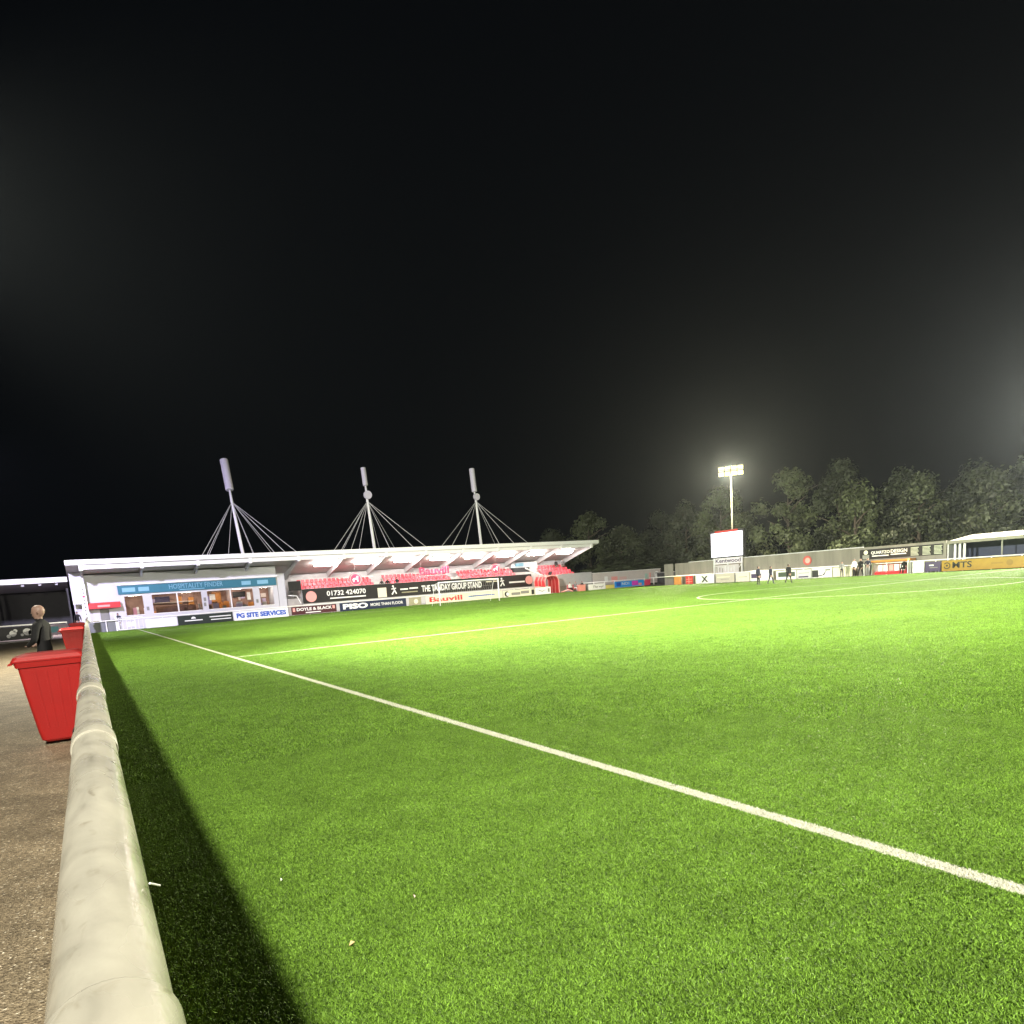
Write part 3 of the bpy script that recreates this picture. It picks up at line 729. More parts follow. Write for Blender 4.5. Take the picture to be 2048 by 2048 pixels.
sgn = thing('teal_sign', (11, 81.9, 3.6), 'long teal fascia sign with pale lettering above the hospitality windows', 'sign')
bx('sign_board', TEAL, sgn, 3.1, 19.1, 81.90, 81.99, 3.62, 4.5)
text('HOSPITALITY FINDER', sgn, 10.6, 81.885, 4.12, 5.4, 0.5, TEALP, bold=.0)
bx('text_line', TEALP, sgn, 8.9, 11.4, 81.88, 81.898, 3.72, 3.80)
for x0, x1 in ((3.5, 4.7), (5.0, 6.0), (15.3, 16.3), (17.0, 18.2)): bx('logo_patch', TEALP, sgn, x0, x1, 81.88, 81.898, 3.85, 4.28)
aw = thing('red_kiosk_sign', (1.8, 81.7, 2.3), 'red kiosk canopy sign above the grey door left of the windows', 'sign')
part('canopy', RED, aw, lambda b: b.hexa([(.2,81.3,2.35),(3.15,81.3,2.35),(3.15,81.98,2.35),(.2,81.98,2.35),(.2,81.55,2.92),(3.15,81.55,2.92),(3.15,81.98,2.95),(.2,81.98,2.95)]))
bx('text_line', PINK, aw, 1.1, 2.2, 81.27, 81.33, 2.48, 2.68)
endp = bx('end_panel', LWHITE, hb, -0.95, 0.25, 81.2, 81.4, 2.9, 6.0)
# fittings right of the hospitality block
tv = thing('television_screen', (21.2, 81.9, 2.7), 'black television screen mounted above the left end of the banner', 'screen')
bx('display', BLACK, tv, 20.42, 21.88, 81.86, 81.94, 2.80, 3.92)
bx('bracket_arm', STEEL, tv, 21.0, 21.3, 81.945, 82.5, 3.2, 3.4)
cp = bx('stair_pillar', LWHITE, st, 19.25, 20.1, 82.05, 82.4, 0, 4.9)
part('stair_rail', WHITE, st, lambda b: b.tube([(20.2, 81.7, 2.3), (21.2, 81.7, 2.2), (21.6, 81.7, 1.3)], .05, 8))
bx('stair_block', CONC, st, 20.2, 21.85, 82.1, 84, 0, 1.9)
# right end of the stand
bx('end_wall', GREYP, st, 57.6, 63.9, 80.0, 80.2, 0.9, 2.62)
bx('terrace_floor', CONC, st, 57.6, 63.9, 80.21, 82.2, 0.0, 2.0)
bx('doorway', DARK, st, 53.9, 56.7, 85.6, 86.29, 2.4, 4.0)
bx('door_header', LWHITE, st, 53.5, 57.2, 85.5, 86.28, 4.01, 4.78)
bx('teal_notice', TEALP, st, 54.2, 55.6, 85.4, 85.49, 4.2, 4.65)
bx('pier', WHITE, st, 56.75, 57.9, 85.3, 86.28, 2.0, 4.75)
part('stair_handrail', WHITE, st, lambda b: b.tube([(53.6, 82.0, 3.8), (56.2, 80.6, 2.3)], .09, 8))
for i, (x, h) in enumerate(((58.6, 3.4), (59.0, 3.6), (59.4, 3.75))): bx('step_wall', DARK, st, x - .45, x - .05, 82.6 + .5*i, 83.0 + .5*i, 2.0, h - .6)
# spectators leaning on the front wall
for (x, lab, sc) in ((32.2, 'dark haired spectator above the paper notice in the stand', .95), (33.0, 'spectator in a black coat, middle of three in the seats', 1.0), (34.3, 'spectator in dark clothes, rightmost of three in the seats', 1.02)):
    person((x, 82.62, 1.86 if x < 33.5 else 1.9), R(0), lab, GS, 'sit', CLOTHB, CLOTHB, scale=sc)
for (x, y, z, lab, tp) in ((61.2, 85.0, 3.1, 'spectator at the right end of the top row of red seats', CLOTHB), (62.4, 85.0, 3.1, 'spectator in a pale top on the top row right end', CLOTHG)):
    person((x, y, z), 0, lab, GS, 'stand', tp, CLOTHB)

# ------------------------------------------------------------------ stay masts
def mast(i, X, Yt, joint, cb, ct, drum, cabX, label):
    t = thing('stay_mast', (X, 82, 6.0), label, 'mast', 'cable stayed masts on the stand roof')
    base = Vector((X, 82, 5.95))
    J_ = Vector((X, joint[0], joint[1])); B = Vector((X, cb[0], cb[1])); T = Vector((X, ct[0], ct[1]))
    part('pole', WHITE, t, lambda b: b.tube([base, J_, B + (T-B)*.03], [.20, .15, .12], 14), True)
    d = (T - B)
    part('antenna_shroud', PEARL, t, lambda b: b.tube([B, B + d*.02, T - d*.01, T], [.36*drum[1], .40*drum[1], .40*drum[1], .36*drum[1]], 22), False)
    if drum[0]:
        c_ = J_.lerp(B, drum[2])
        part('dish', PEARL, t, lambda b: b.disc(c_ + Vector((0, -.35, 0)), drum[0], 'y', .30, 26))
    for x in cabX:
        part('cable', CABLE, t, lambda b: b.tube([J_, (x, 79.7, 7.02)], .035, 6))
    for x in (X - 4.2, X - 1.4, X + 2.2, X + 5.0):
        part('cable', CABLE, t, lambda b: b.tube([J_, (x, 85.4, 5.6)], .026, 6))
mast(0, 15.98, 0, (85.0, 13.4), (85.4, 14.8), (86.6, 18.4), (0, 1.12, .5), (11.2, 11.7, 16.6, 18.9, 20.1, 21.4), 'leftmost cable mast with thick pale shroud and no dish')
mast(1, 31.55, 0, (83.0, 13.2), (83.1, 15.1), (83.35, 17.3), (.50, .78, .38), (25.5, 26.4, 27.6, 32.6, 35.8, 37.6), 'middle cable mast with thin shroud and large round dish')
mast(2, 46.79, 0, (82.6, 13.1), (82.8, 14.4), (83.1, 17.5), (.45, .92, .45), (39.5, 41.0, 43.0, 48.3, 50.7, 53.0), 'rightmost cable mast with small dish right under the shroud')

# ------------------------------------------------------------------ perimeter rail and boards along the stand end
pr = thing('perimeter_rail', (28, 78.1, 0), 'white pipe rail on posts behind the boards in front of the stand', 'railing')
part('rail_pipe', WHITE, pr, lambda b: b.tube([(RX, 76.0, 1.25), (RX + .3, 77.7, 1.12), (1.0, 78.1, 1.08), (54.6, 78.1, 1.08)], .05, 10), True)
for k in range(22): bx('post', WHITE, pr, 1.5 + k*2.5, 1.58 + k*2.5, 78.06, 78.14, 0, 1.05)
pr2 = thing('perimeter_rail', (68, 78.1, 0), 'white pipe rail on posts round the far right corner of the pitch', 'railing')
part('rail_pipe', WHITE, pr2, lambda b: b.tube([(60.5, 78.1, 1.08), (72, 78.1, 1.08), (74.5, 78.1, 1.1)], .05, 10), True)
for k in range(8): bx('post', WHITE, pr2, 60.7 + k*1.95, 60.78 + k*1.95, 78.06, 78.14, 0, 1.05)

def board(x0, x1, z0, z1, m, label, Y=77.5, frame=None):
    t = thing('advertising_board', ((x0+x1)/2, Y, 0), label, 'sign', 'advertising boards round the pitch')
    bx('panel', m, t, x0, x1, Y, Y + .05, z0, z1)
    for x in (x0 + .2, x1 - .28): bx('leg', STEEL, t, x, x + .08, Y + .055, Y + .5, 0, z1 - .1)
    if frame: 
        for q in ((x0, x1, z1 - .05, z1), (x0, x1, z0, z0 + .05)): bx('frame_bar', frame, t, q[0], q[1], Y - .03, Y - .002, q[2], q[3])
    return t
Yb = 77.5; Yt = Yb - .012
def bar(t, m, x0, x1, z0, z1, Y=Yb): bx('text_line', m, t, x0, x1, Y - .02, Y - .004, z0, z1)
t = board(4.95, 7.75, .05, .98, WHITE, 'blank white board next to the white gate', frame=LWHITE)
t = board(7.85, 13.2, .04, 1.0, mat('dark_green_board', (.018, .026, .022), .5, .2, 3), 'dark green board with small white emblem left of the white blue-lettered board')
part('emblem', WHITE, t, lambda b: b.add([(9.35+.22*math.cos(a), Yt, .62+.2*math.sin(a)) for a in (math.pi*k/8 for k in range(9))], [tuple(range(9))]))
bar(t, WHITE, 8.5, 10.2, .40, .50); bar(t, WHITE, 10.9, 13.0, .62, .72); bar(t, WHITE, 11.0, 13.0, .33, .42)
t = board(13.3, 19.0, .03, .96, WHITE, 'white board with bold blue lettering before the stand steps')
text('PG SITE SERVICES', t, 16.15, Yt, .5, 5.2, .54, BLUE, bold=.05)
t = board(19.35, 24.45, .10, .98, MAROON, 'black maroon board with two white names under the round crest')
text('DOYLE & BLACK', t, 21.9, Yt, .64, 4.0, .34, WHITE, bold=.03); bar(t, WHITE, 20.9, 22.6, .22, .32); bar(t, PINK, 19.5, 19.75, .45, .85); bar(t, PINK, 24.0, 24.25, .5, .85)
t = board(24.85, 33.1, .05, 1.0, NAVY, 'long navy board with large white brand and slogan')
text('PISO', t, 26.7, Yt, .52, 3.0, .62, WHITE, bold=.05); text('MORE THAN FLOOR', t, 30.6, Yt, .52, 4.1, .34, WHITE, bold=.01)
t = board(33.5, 35.1, .05, 1.0, KHAKI, 'small khaki board with a pale round mark right of the navy board')
part('round_mark', CREAM, t, lambda b: b.disc((34.4, Yt, .5), .28, 'y', .01, 18))
t = board(35.75, 46.8, .04, .98, CREAM, 'long cream board with red sponsor name below the goal')
text('Bauvill', t, 38.5, Yt, .52, 4.6, .62, RED, bold=.03); bar(t, BLUE, 41.9, 45.6, .52, .64); bar(t, SKYB, 41.7, 42.9, .50, .60)
t = board(46.95, 51.95, .04, .92, CREAM, 'cream board with a black disc and grey lettering right of the goal')
part('round_mark', BLACK, t, lambda b: b.disc((47.5, Yt, .45), .36, 'y', .01, 20)); part('round_mark', WHITE, t, lambda b: b.disc((47.62, Yt - .01, .45), .24, 'y', .01, 20))
bar(t, GREYPRINT, 48.2, 49.6, .25, .60); bar(t, GREYPRINT, 49.7, 51.0, .35, .72); bar(t, BLACK, 51.4, 51.85, .15, .80)
t = board(52.05, 54.6, .04, 1.0, WHITE, 'white board with a thin black swoosh beside the red tunnel')
part('swoosh', BLACK, t, lambda b: b.add([(52.3, Yt, .72), (53.2, Yt, .48), (53.9, Yt, .66), (53.2, Yt, .40), (52.7, Yt, .55)], [(0,1,4), (1,2,3,4)])); bar(t, GREYPRINT, 54.1, 54.4, .3, .8)
t = board(61.2, 64.3, .04, .85, WHITE, 'white board with short black script right of the red seats')
text('The wyl', t, 62.9, Yt, .45, 1.9, .42, BLACK, bold=.0, shear=.2)
t = board(64.4, 66.0, .04, .55, mat('pale_yellow_board', (.65, .55, .15), .5), 'low pale yellow board left of the bright blue board')
t = board(66.1, 71.8, .03, .98, SKYB, 'bright blue board with a magenta patch in the far corner', frame=LWHITE)
bar(t, MAGENTA, 69.4, 70.6, .2, .85); bar(t, BLUE, 66.4, 67.2, .25, .8); bar(t, PINK, 70.7, 71.3, .15, .5); text('NO1', t, 68.2, Yt, .55, 1.4, .4, WHITE)
t = board(72.0, 73.1, .05, .9, ROSE, 'small rose red board right of the bright blue board')

# corner gate, white drum barrier and flag banner
gt = thing('gate', (3.6, 79.2, 0), 'white tubular pitch gate left of the blank white board', 'gate')
def gate_fn(b):
    b.tube([(2.6, 78.3, .08), (2.6, 78.3, 1.25), (4.75, 78.3, 1.25), (4.75, 78.3, .08), (2.6, 78.3, .08)], .05, 8)
part('frame', WHITE, gt, gate_fn)
for x in (2.95, 3.3, 3.65, 4.0, 4.35): part('upright', WHITE, gt, lambda b: b.tube([(x, 78.3, .1), (x, 78.3, 1.23)], .025, 6))
bx('post', WHITE, gt, 2.36, 2.5, 78.2, 78.34, 0, 1.5)
bx('centre_panel', WHITE, gt, 3.4, 4.1, 78.36, 78.40, .35, .85)
fl = thing('banner_post', (0.0, 76.3, PZ), 'tall slim white banner post with dark marks at the end of the cream rail', 'banner')
def flag_fn(b):
    pts = [(-.2, 1.0), (.26, 1.0), (.26, 4.6), (.18, 4.85), (.03, 4.95), (-.12, 4.85), (-.2, 4.6)]
    n = len(pts); b.add([(x, 76.3, z) for x, z in pts] + [(x, 76.36, z) for x, z in pts], [tuple(range(n)), tuple(range(n, 2*n))[::-1]] + [(k, n+k, n+(k+1) % n, (k+1) % n) for k in range(n)])
part('banner_sheet', WHITE, fl, flag_fn)
for k in range(9): bx('dark_mark', ROSE if k == 2 else GREYPRINT, fl, -.06 + .03*(k % 2), .10 + .02*(k % 3), 76.28, 76.298, 4.1 - .33*k, 4.28 - .33*k)
part('pole', STEEL, fl, lambda b: b.tube([(.03, 76.40, PZ), (.03, 76.40, 4.7)], .03, 8))
gb = bx('grey_kickboard', mat('grey_kick', (.16, .17, .17), .7, .2, 2), None, .10, 2.35, 78.2, 78.25, .02, 1.0)
tag(gb, 'plain dark grey board filling the corner left of the gate', 'board')
person((2.7, 79.6, 0), 0, 'person in a dark top and white trousers by the white gate', pose='walk', top=CLOTHN, legs=CLOTHW)
person((-0.75, 79.4, PZ), 0, 'person in dark clothes behind the end of the cream rail', pose='stand', top=CLOTHB, legs=CLOTHB)

# ------------------------------------------------------------------ goal
gl = thing('football_goal', (35.7, 66, 0), 'white football goal with net in front of the stand banner', 'goal')
for x in (32.05, 39.4): part('post', WHITE, gl, lambda b: b.tube([(x, 66.0, 0), (x, 66.0, 2.46)], .06, 12), True)
part('crossbar', WHITE, gl, lambda b: b.tube([(32.0, 66, 2.46), (39.45, 66, 2.46)], .06, 12), True)
for x in (32.05, 39.4): part('stanchion', WHITE, gl, lambda b: b.tube([(x, 66.05, 2.42), (x, 67.0, 2.3), (x, 68.0, .05)], .025, 8))
def net_fn(b):
    for k in range(0, 31):
        x = 32.05 + 7.35 * k / 30
        b.tube([(x, 66.06, 2.42), (x, 67.0, 2.3), (x, 68.0, .03)], .005, 3, False)
    for y, z in ((66.5, 2.36), (67.0, 2.3), (67.22, 1.8), (67.45, 1.3), (67.68, .8), (67.9, .3)):
        b.tube([(32.05, y, z), (39.4, y, z)], .005, 3, False)
net = part('net', WHITE, gl, net_fn)

# ------------------------------------------------------------------ red tunnel and seats beside it
tn = thing('player_tunnel', (54.8, 77.5, 0), 'red extending player tunnel with arched hood right of the stand banner', 'tunnel')
def hoop(y, w, h, x=55.0):
    return [(x - w, y, 0.05), (x - w, y, h*.72), (x - w*.75, y, h*.93), (x, y, h), (x + w*.75, y, h*.93), (x + w, y, h*.72), (x + w, y, .05)]
hs = [(77.65, 1.15, 2.5), (78.5, 1.17, 2.55), (79.3, 1.18, 2.6), (80.2, 1.18, 2.62)]
for y, w, h in hs: part('hoop', PINK, tn, lambda b: b.tube(hoop(y, w, h), .08, 8))
def hood(b):
    rows = [hoop(y, w - .02, h - .02) for y, w, h in hs]; n = 7
    b.add([p for r_ in rows for p in r_], [(i*n+k, i*n+k+1, (i+1)*n+k+1, (i+1)*n+k) for i in range(3) for k in range(n-1)])
hd = part('hood', RED, tn, hood); md = hd.modifiers.new('solid', 'SOLIDIFY'); md.thickness = .03
part('front_roller', PINK, tn, lambda b: b.tube([(56.45, 77.6, .1), (57.4, 77.2, .35), (58.0, 77.0, .1)], .09, 8))
for k, (x, lab, tp, lg) in enumerate(((58.2, 'person in a white top seated left in the red pitchside chairs', CLOTHW, CLOTHB), (59.2, 'person in a grey top seated centre in the pitchside chairs', CLOTHG, CLOTHW), (60.4, 'person in black seated right of the pitchside chairs', CLOTHB, CLOTHB))):
    person((x, 77.9, -.36), 0, lab, 'people sitting by the tunnel', 'sit', tp, lg)
for k, x in enumerate((58.2, 59.2, 60.4)):
    t = thing('pitchside_chair', (x, 78.0, 0), ('red chair left of three beside the tunnel', 'red chair centre of three beside the tunnel', 'red chair right of three beside the tunnel')[k], 'chair', 'red chairs beside the tunnel')
    bx('seat', REDSEAT, t, x - .28, x + .28, 77.7, 78.1, .34, .42); bx('backrest', REDSEAT, t, x - .28, x + .28, 78.14, 78.2, .42, 1.0)
    for dx in (-.24, .2):
        for dy in (77.72, 78.04): bx('leg', STEEL, t, x + dx, x + dx + .04, dy, dy + .04, 0, .34)
t = thing('equipment_case', (59.6, 77.1, 0), 'pale red square equipment case in front of the seated people', 'case')
bev(bx('body', mat('faded_red', (.60, .22, .18), .5, .1), t, 59.0, 60.2, 76.9, 77.35, .02, .8), .04); bx('lid', PINK, t, 58.95, 60.25, 76.86, 77.4, .82, .9)

# ------------------------------------------------------------------ end wall behind the right corner
ew = thing('boundary_wall', (70.8, 80, 0), 'low white printed panel wall right of the stand', 'wall')
for k in range(4):
    x0 = 64.05 + k * 3.42
    bx('panel', mat('faded_printed_panel', (.55, .50, .48), .55, .12, 1), ew, x0, x0 + 3.38, 80.0, 80.08, .3, 2.36)
bx('coping', WHITE, ew, 64.0, 77.8, 79.97, 80.12, 2.362, 2.44)
for x0, x1, z0, z1, m_ in ((66.3, 66.9, 1.0, 1.8, WHITE), (67.6, 68.8, .9, 1.7, PINK), (69.2, 70.6, 1.1, 1.6, mat('faint_pink', (.62, .42, .40), .5)), (74.4, 74.9, 1.0, 1.8, mat('faint_green', (.35, .55, .48), .5)), (75.3, 75.6, .7, 1.9, PINK)):
    bx('print_patch', m_, ew, x0, x1, 79.97, 79.998, z0, z1)
part('round_badge', WHITE, ew, lambda b: b.disc((76.9, 79.985, 1.55), .52, 'y', .02, 24)); part('badge_centre', DARK, ew, lambda b: b.disc((77.1, 79.97, 1.6), .2, 'y', .02, 16))
# small far shed roof behind the corner
sh = thing('shed', (79, 76, 0), 'low dark shed seen through the gap in the far corner', 'shed')
bx('wall', DARK, sh, 76, 82, 74, 79, 0, 1.7); bx('roof', GREYPRINT, sh, 75.8, 82.2, 73.8, 79.2, 1.71, 1.85)

# ------------------------------------------------------------------ far side: boards, wall, scoreboard, dugout, terrace
XF = 67.0
def fboard(ya, yb, z0, z1, m, label, X=XF):      # ya (left in the picture) > yb
    t = thing('advertising_board', (X, (ya+yb)/2, 0), label, 'sign', 'advertising boards round the pitch')
    bx('panel', m, t, X, X + .05, yb, ya, z0, z1)
    for y in (yb + .15, ya - .2): bx('leg', STEEL, t, X + .055, X + .4, y, y + .06, 0, z1 - .1)
    return t
def fbar(t, m, ya, yb, z0, z1, X=XF, name='text_line'): bx(name, m, t, X - .02, X - .004, yb, ya, z0, z1)
t = fboard(66.5, 65.25, .05, 1.1, ORANGE, 'small orange board at the far right corner of the pitch')
t = fboard(64.4, 63.2, .05, 1.1, RED, 'small red board with white grid beside the orange board')
for z in (.35, .65): fbar(t, PINK, 64.3, 63.3, z, z + .06)
fbar(t, PINK, 63.9, 63.8, .1, 1.0)
t = fboard(62.7, 59.65, .05, 1.12, WHITE, 'white board with a big black cross below the screen')
part('cross_stroke', BLACK, t, lambda b: b.add([(XF - .01, 61.75, .95), (XF - .01, 61.45, .95), (XF - .01, 60.6, .2), (XF - .01, 60.9, .2)], [(0,1,2,3)]))
part('cross_stroke', BLACK, t, lambda b: b.add([(XF - .014, 60.95, .98), (XF - .014, 60.65, .98), (XF - .014, 61.45, .18), (XF - .014, 61.75, .18)], [(0,1,2,3)]))
t = fboard(59.4, 56.5, .05, 1.1, mat('weathered_beige', (.50, .47, .38), .6, .15, 1), 'plain beige board under the screen tower, right of the cross board')
fbar(t, CREAM, 59.1, 57.2, .65, .75); fbar(t, GREYPRINT, 58.6, 57.3, .4, .46)
t = fboard(56.2, 54.3, .05, 1.1, CREAM, 'cream board with faint grey line left of the walking people'); fbar(t, GREYPRINT, 55.8, 54.6, .55, .62)
t = fboard(54.15, 51.0, .05, 1.08, WHITE, 'white board with a purple-grey panel behind the walking people'); fbar(t, PURPLE, 54.0, 52.6, .35, .85)
t = fboard(50.6, 48.0, .05, 1.0, WHITE, 'white board with a dark green rectangle right of the walking people'); fbar(t, mat('slate_green', (.06, .08, .06), .5), 50.3, 48.15, .32, .85)
t = fboard(47.9, 46.2, .05, 1.0, LWHITE, 'pale grey board with faint lines below the pink crest'); fbar(t, GREYPRINT, 47.7, 46.4, .6, .66); fbar(t, PURPLE, 47.7, 46.5, .15, .3)
t = fboard(46.1, 43.75, .05, 1.05, WHITE, 'white board with black and purple swirl beside the pale grey board')
fbar(t, DARK, 46.05, 45.3, .1, .85); part('swirl', PURPLE, t, lambda b: b.add([(XF - .012, 45.9, .2), (XF - .012, 44.8, .35), (XF - .012, 44.3, .85), (XF - .012, 44.6, .3), (XF - .012, 45.6, .1)], [(0,1,4), (1,2,3,4)])); fbar(t, GREYPRINT, 44.5, 43.9, .75, .92)
t = fboard(43.65, 41.5, .05, 1.0, CREAM, 'plain cream board at the left of the dugout people')
# corrugated wall
cw = thing('corrugated_wall', (68.5, 53, 0), 'long pale corrugated wall behind the far side boards', 'wall')
pm = MB()
npf = 20; wid = 2.1
prof_ = []
for k in range(npf * 4 + 1):
    y = wid * k / (npf * 4); prof_.append((0.03 if (k % 4) in (0, 3) else 0.0, y))
n = len(prof_)
pm.add([(x, y, .0) for x, y in prof_] + [(x, y, 2.84) for x, y in prof_], [(k, k+1, n+k+1, n+k) for k in range(n-1)])
c0 = None
for k in range(14):
    if c0 is None: c0 = pm.build('panel', CORR, cw); o = c0; sd_ = o.modifiers.new('solid', 'SOLIDIFY'); sd_.thickness = .01
    else: o = c0.copy(); C.objects.link(o)
    o.location = (68.5 + .01*(k % 2), 41.2 + (wid - .03) * k - (k > 11) * 0, 0)
for o in [c for c in cw.children if c.location.y > 64]: o.scale = (1, .8, 1)
bx('capping', LWHITE, cw, 68.46, 68.58, 41.2, 65.2, 2.842, 2.92)
crest = thing('crest_sign', (68.4, 47.6, 1.9), 'round pink club crest fixed on the pale corrugated wall', 'sign')
part('disc', mat('crest_red', (.42, .09, .08), .5), crest, lambda b: b.disc((68.42, 47.6, 1.95), .52, 'x', .05)); part('inner_disc', PINK, crest, lambda b: b.disc((68.385, 47.55, 1.95), .30, 'x', .02))
# scoreboard
sb_ = thing('scoreboard', (67.9, 58.4, 0), 'bright white video scoreboard on a lattice tower below the floodlight', 'scoreboard')
bx('cabinet', DARK, sb_, 67.95, 68.35, 55.75, 60.95, 3.05, 6.38)
bx('screen', SCREEN, sb_, 67.90, 67.948, 55.95, 60.75, 3.2, 6.1)
bx('header', mat('red_header', (.55, .05, .04), .5), sb_, 67.86, 67.948, 56.6, 60.1, 6.12, 6.36)
for y in (56.2, 58.35, 60.5): bx('leg', LWHITE, sb_, 68.0, 68.16, y - .08, y + .08, 0, 3.04)
for a, c_ in (((56.2, 0.2), (58.35, 2.2)), ((58.35, 0.2), (56.2, 2.2)), ((58.35, .2), (60.5, 2.2)), ((60.5, .2), (58.35, 2.2))):
    part('brace', LWHITE, sb_, lambda b: b.tube([(68.08, a[0], a[1]), (68.08, c_[0], c_[1])], .05, 6))
bx('name_panel', mat('lilac_white', (.62, .58, .64), .5), sb_, 67.93, 67.99, 56.0, 60.4, 2.28, 3.02)
text('Kentwood', sb_, 58.2, 67.915, 2.66, 3.9, .5, PURPLE, 'x', .02)
bx('lower_panel', mat('lilac_grey', (.45, .42, .44), .6, .2, 2), sb_, 67.94, 67.99, 56.6, 60.2, 1.15, 2.15)
for k in range(7): bx('panel_mark', GREYPRINT if k < 3 else LWHITE, sb_, 67.915, 67.938, 59.9 - .45*k, 60.05 - .45*k, 1.25 + .1*(k % 2), 2.0 - .12*(k % 3))
scr = bpy.data.lights.new('screen_glow', 'AREA'); scr.shape = 'RECTANGLE'; scr.size = 4.6; scr.size_y = 2.8; scr.energy = 500; scr.color = (.92, .9, 1)
so = bpy.data.objects.new('screen_glow', scr); C.objects.link(so); so.location = (67.85, 58.35, 4.65); so.rotation_euler = (0, R(90), 0)
# list board
lb = thing('list_board', (68.3, 37.5, 1.6), 'long black board with white lettering and three list columns above the dugout', 'sign')
bx('panel', BLACK, lb, 68.36, 68.44, 33.45, 41.5, 1.60, 2.60)
part('portrait_patch', CREAM, lb, lambda b: b.disc((68.34, 40.85, 2.3), .22, 'x', .02, 16)); bx('portrait_patch', GREYPRINT, lb, 68.33, 68.355, 40.5, 41.2, 1.65, 2.05)
text('QUARTZO', lb, 39.35, 68.34, 2.22, 1.9, .34, WHITE, 'x', .02); text('DESIGN', lb, 37.5, 68.34, 2.24, 1.6, .34, WHITE, 'x', .02)
for ya, yb, z in ((40.2, 38.5, 1.85), (38.3, 36.8, 1.9)): bx('text_line', WHITE, lb, 68.33, 68.355, yb, ya, z, z + .10)
for c_ in (36.0, 34.9, 33.85):
    for k in range(7): bx('list_line', mat('pale_green_print', (.45, .47, .38), .5), lb, 68.33, 68.355, c_ - .38 + .05*(k % 3), c_ + .36, 1.68 + .12*k, 1.745 + .12*k)
bx('backing_frame', CORR, lb, 68.46, 68.62, 33.2, 41.18, 0, 2.84)
# dugout
dg = thing('dugout', (67.4, 37.6, 0), 'low white dugout with orange roof edge under the long black board', 'dugout')
bx('roof_edge', ORANGE, dg, 66.75, 68.2, 35.8, 39.4, 1.26, 1.44)
bx('back_panel', PINK, dg, 68.0, 68.1, 35.8, 39.4, .1, 1.25); bx('side_panel', WHITE, dg, 66.9, 68.0, 39.32, 39.39, .05, 1.25); bx('side_panel', WHITE, dg, 66.9, 68.0, 35.82, 35.89, .05, 1.25)
for k in range(6): bx('seat', REDSEAT, dg, 67.3, 67.75, 36.05 + .55*k, 36.5 + .55*k, .25, .35); bx('seat_back', WHITE if k % 3 else PINK, dg, 67.76, 67.82, 36.05 + .55*k, 36.5 + .55*k, .3, .95)
bx('bench', RED, dg, 67.25, 67.8, 35.9, 39.3, .04, .24)
person((66.9, 36.2, -.36), R(-90), 'person in black sitting at the right end of the dugout', GD, 'sit', CLOTHB, CLOTHB)
t = fboard(35.45, 34.4, .05, 1.15, WHITE, 'plain white board between the dugout and the purple board')
t = fboard(34.3, 32.95, .12, .98, PURPLE, 'dark purple board with a small white mark left of the gold board'); fbar(t, WHITE, 33.95, 33.55, .62, .72); fbar(t, GREYPRINT, 33.9, 33.2, .42, .48)
t = fboard(32.85, 23.0, .06, 1.02, GOLD, 'long gold board with black lettering at the right edge of the pitch')
text('MTS', t, 31.15, XF - .012, .55, 1.6, .55, BLACK, 'x', .02)
part('roundel', BLACK, t, lambda b: [b.add([(XF - .012, 32.4 + q*math.cos(a), .55 + q*math.sin(a)) for q, a in ((.22, a0), (.30, a0), (.30, a1), (.22, a1))], [(0,1,2,3)]) for a0, a1 in ((2*math.pi*k/20, 2*math.pi*(k+1)/20) for k in range(2, 19))] + [b.disc((XF - .012, 32.4, .55), .09, 'x', .006, 12)])
part('roundel', mat('dark_gold', (.20, .12, .02), .5), t, lambda b: b.disc((XF - .012, 27.4, .55), .26, 'x', .006, 16)); fbar(t, mat('dark_gold2', (.22, .13, .02), .5), 28.8, 27.9, .5, .62)
pr3 = thing('perimeter_rail', (67.2, 45, 0), 'white pipe rail behind the far side boards below the corrugated wall', 'railing')
part('rail_pipe', WHITE, pr3, lambda b: b.tube([(74.5, 78.1, 1.1), (70.2, 74.5, 1.14), (67.6, 68.5, 1.16), (67.35, 66, 1.16), (67.35, 21, 1.12)], .05, 8), True)
for k in range(20): bx('post', WHITE, pr3, 67.31, 67.39, 22 + 2.3*k, 22.08 + 2.3*k, 0, 1.1)
# covered terrace at the right
te = thing('covered_terrace', (70, 27, 0), 'covered terrace with pale roof and dark navy interior above the gold board', 'stand')
bx('roof_fascia', CORR, te, 68.3, 68.45, 19, 33.1, 2.50, 2.78); part('roof', CORR, te, lambda b: b.hexa([(68.46,19,2.60),(73,19,3.1),(73,33.1,3.1),(68.46,33.1,2.60),(68.46,19,2.75),(73,19,3.25),(73,33.1,3.25),(68.46,33.1,2.75)]))
bx('back_wall', NAVY, te, 71.5, 71.6, 19, 33.1, 0, 2.9); bx('side_wall', LWHITE, te, 68.5, 71.4, 33.0, 33.1, 0, 2.55)
for y in (20.5, 24.5, 28.6): bx('post', GREYPRINT, te, 68.5, 68.6, y, y + .1, 0, 2.5)
for y in (31.6, 32.0, 32.4): bx('slat', LWHITE, te, 68.6, 68.65, y, y + .2, 1.0, 2.45)
bx('step', CONC, te, 69.5, 71.4, 19, 32.9, 0.013, .5)

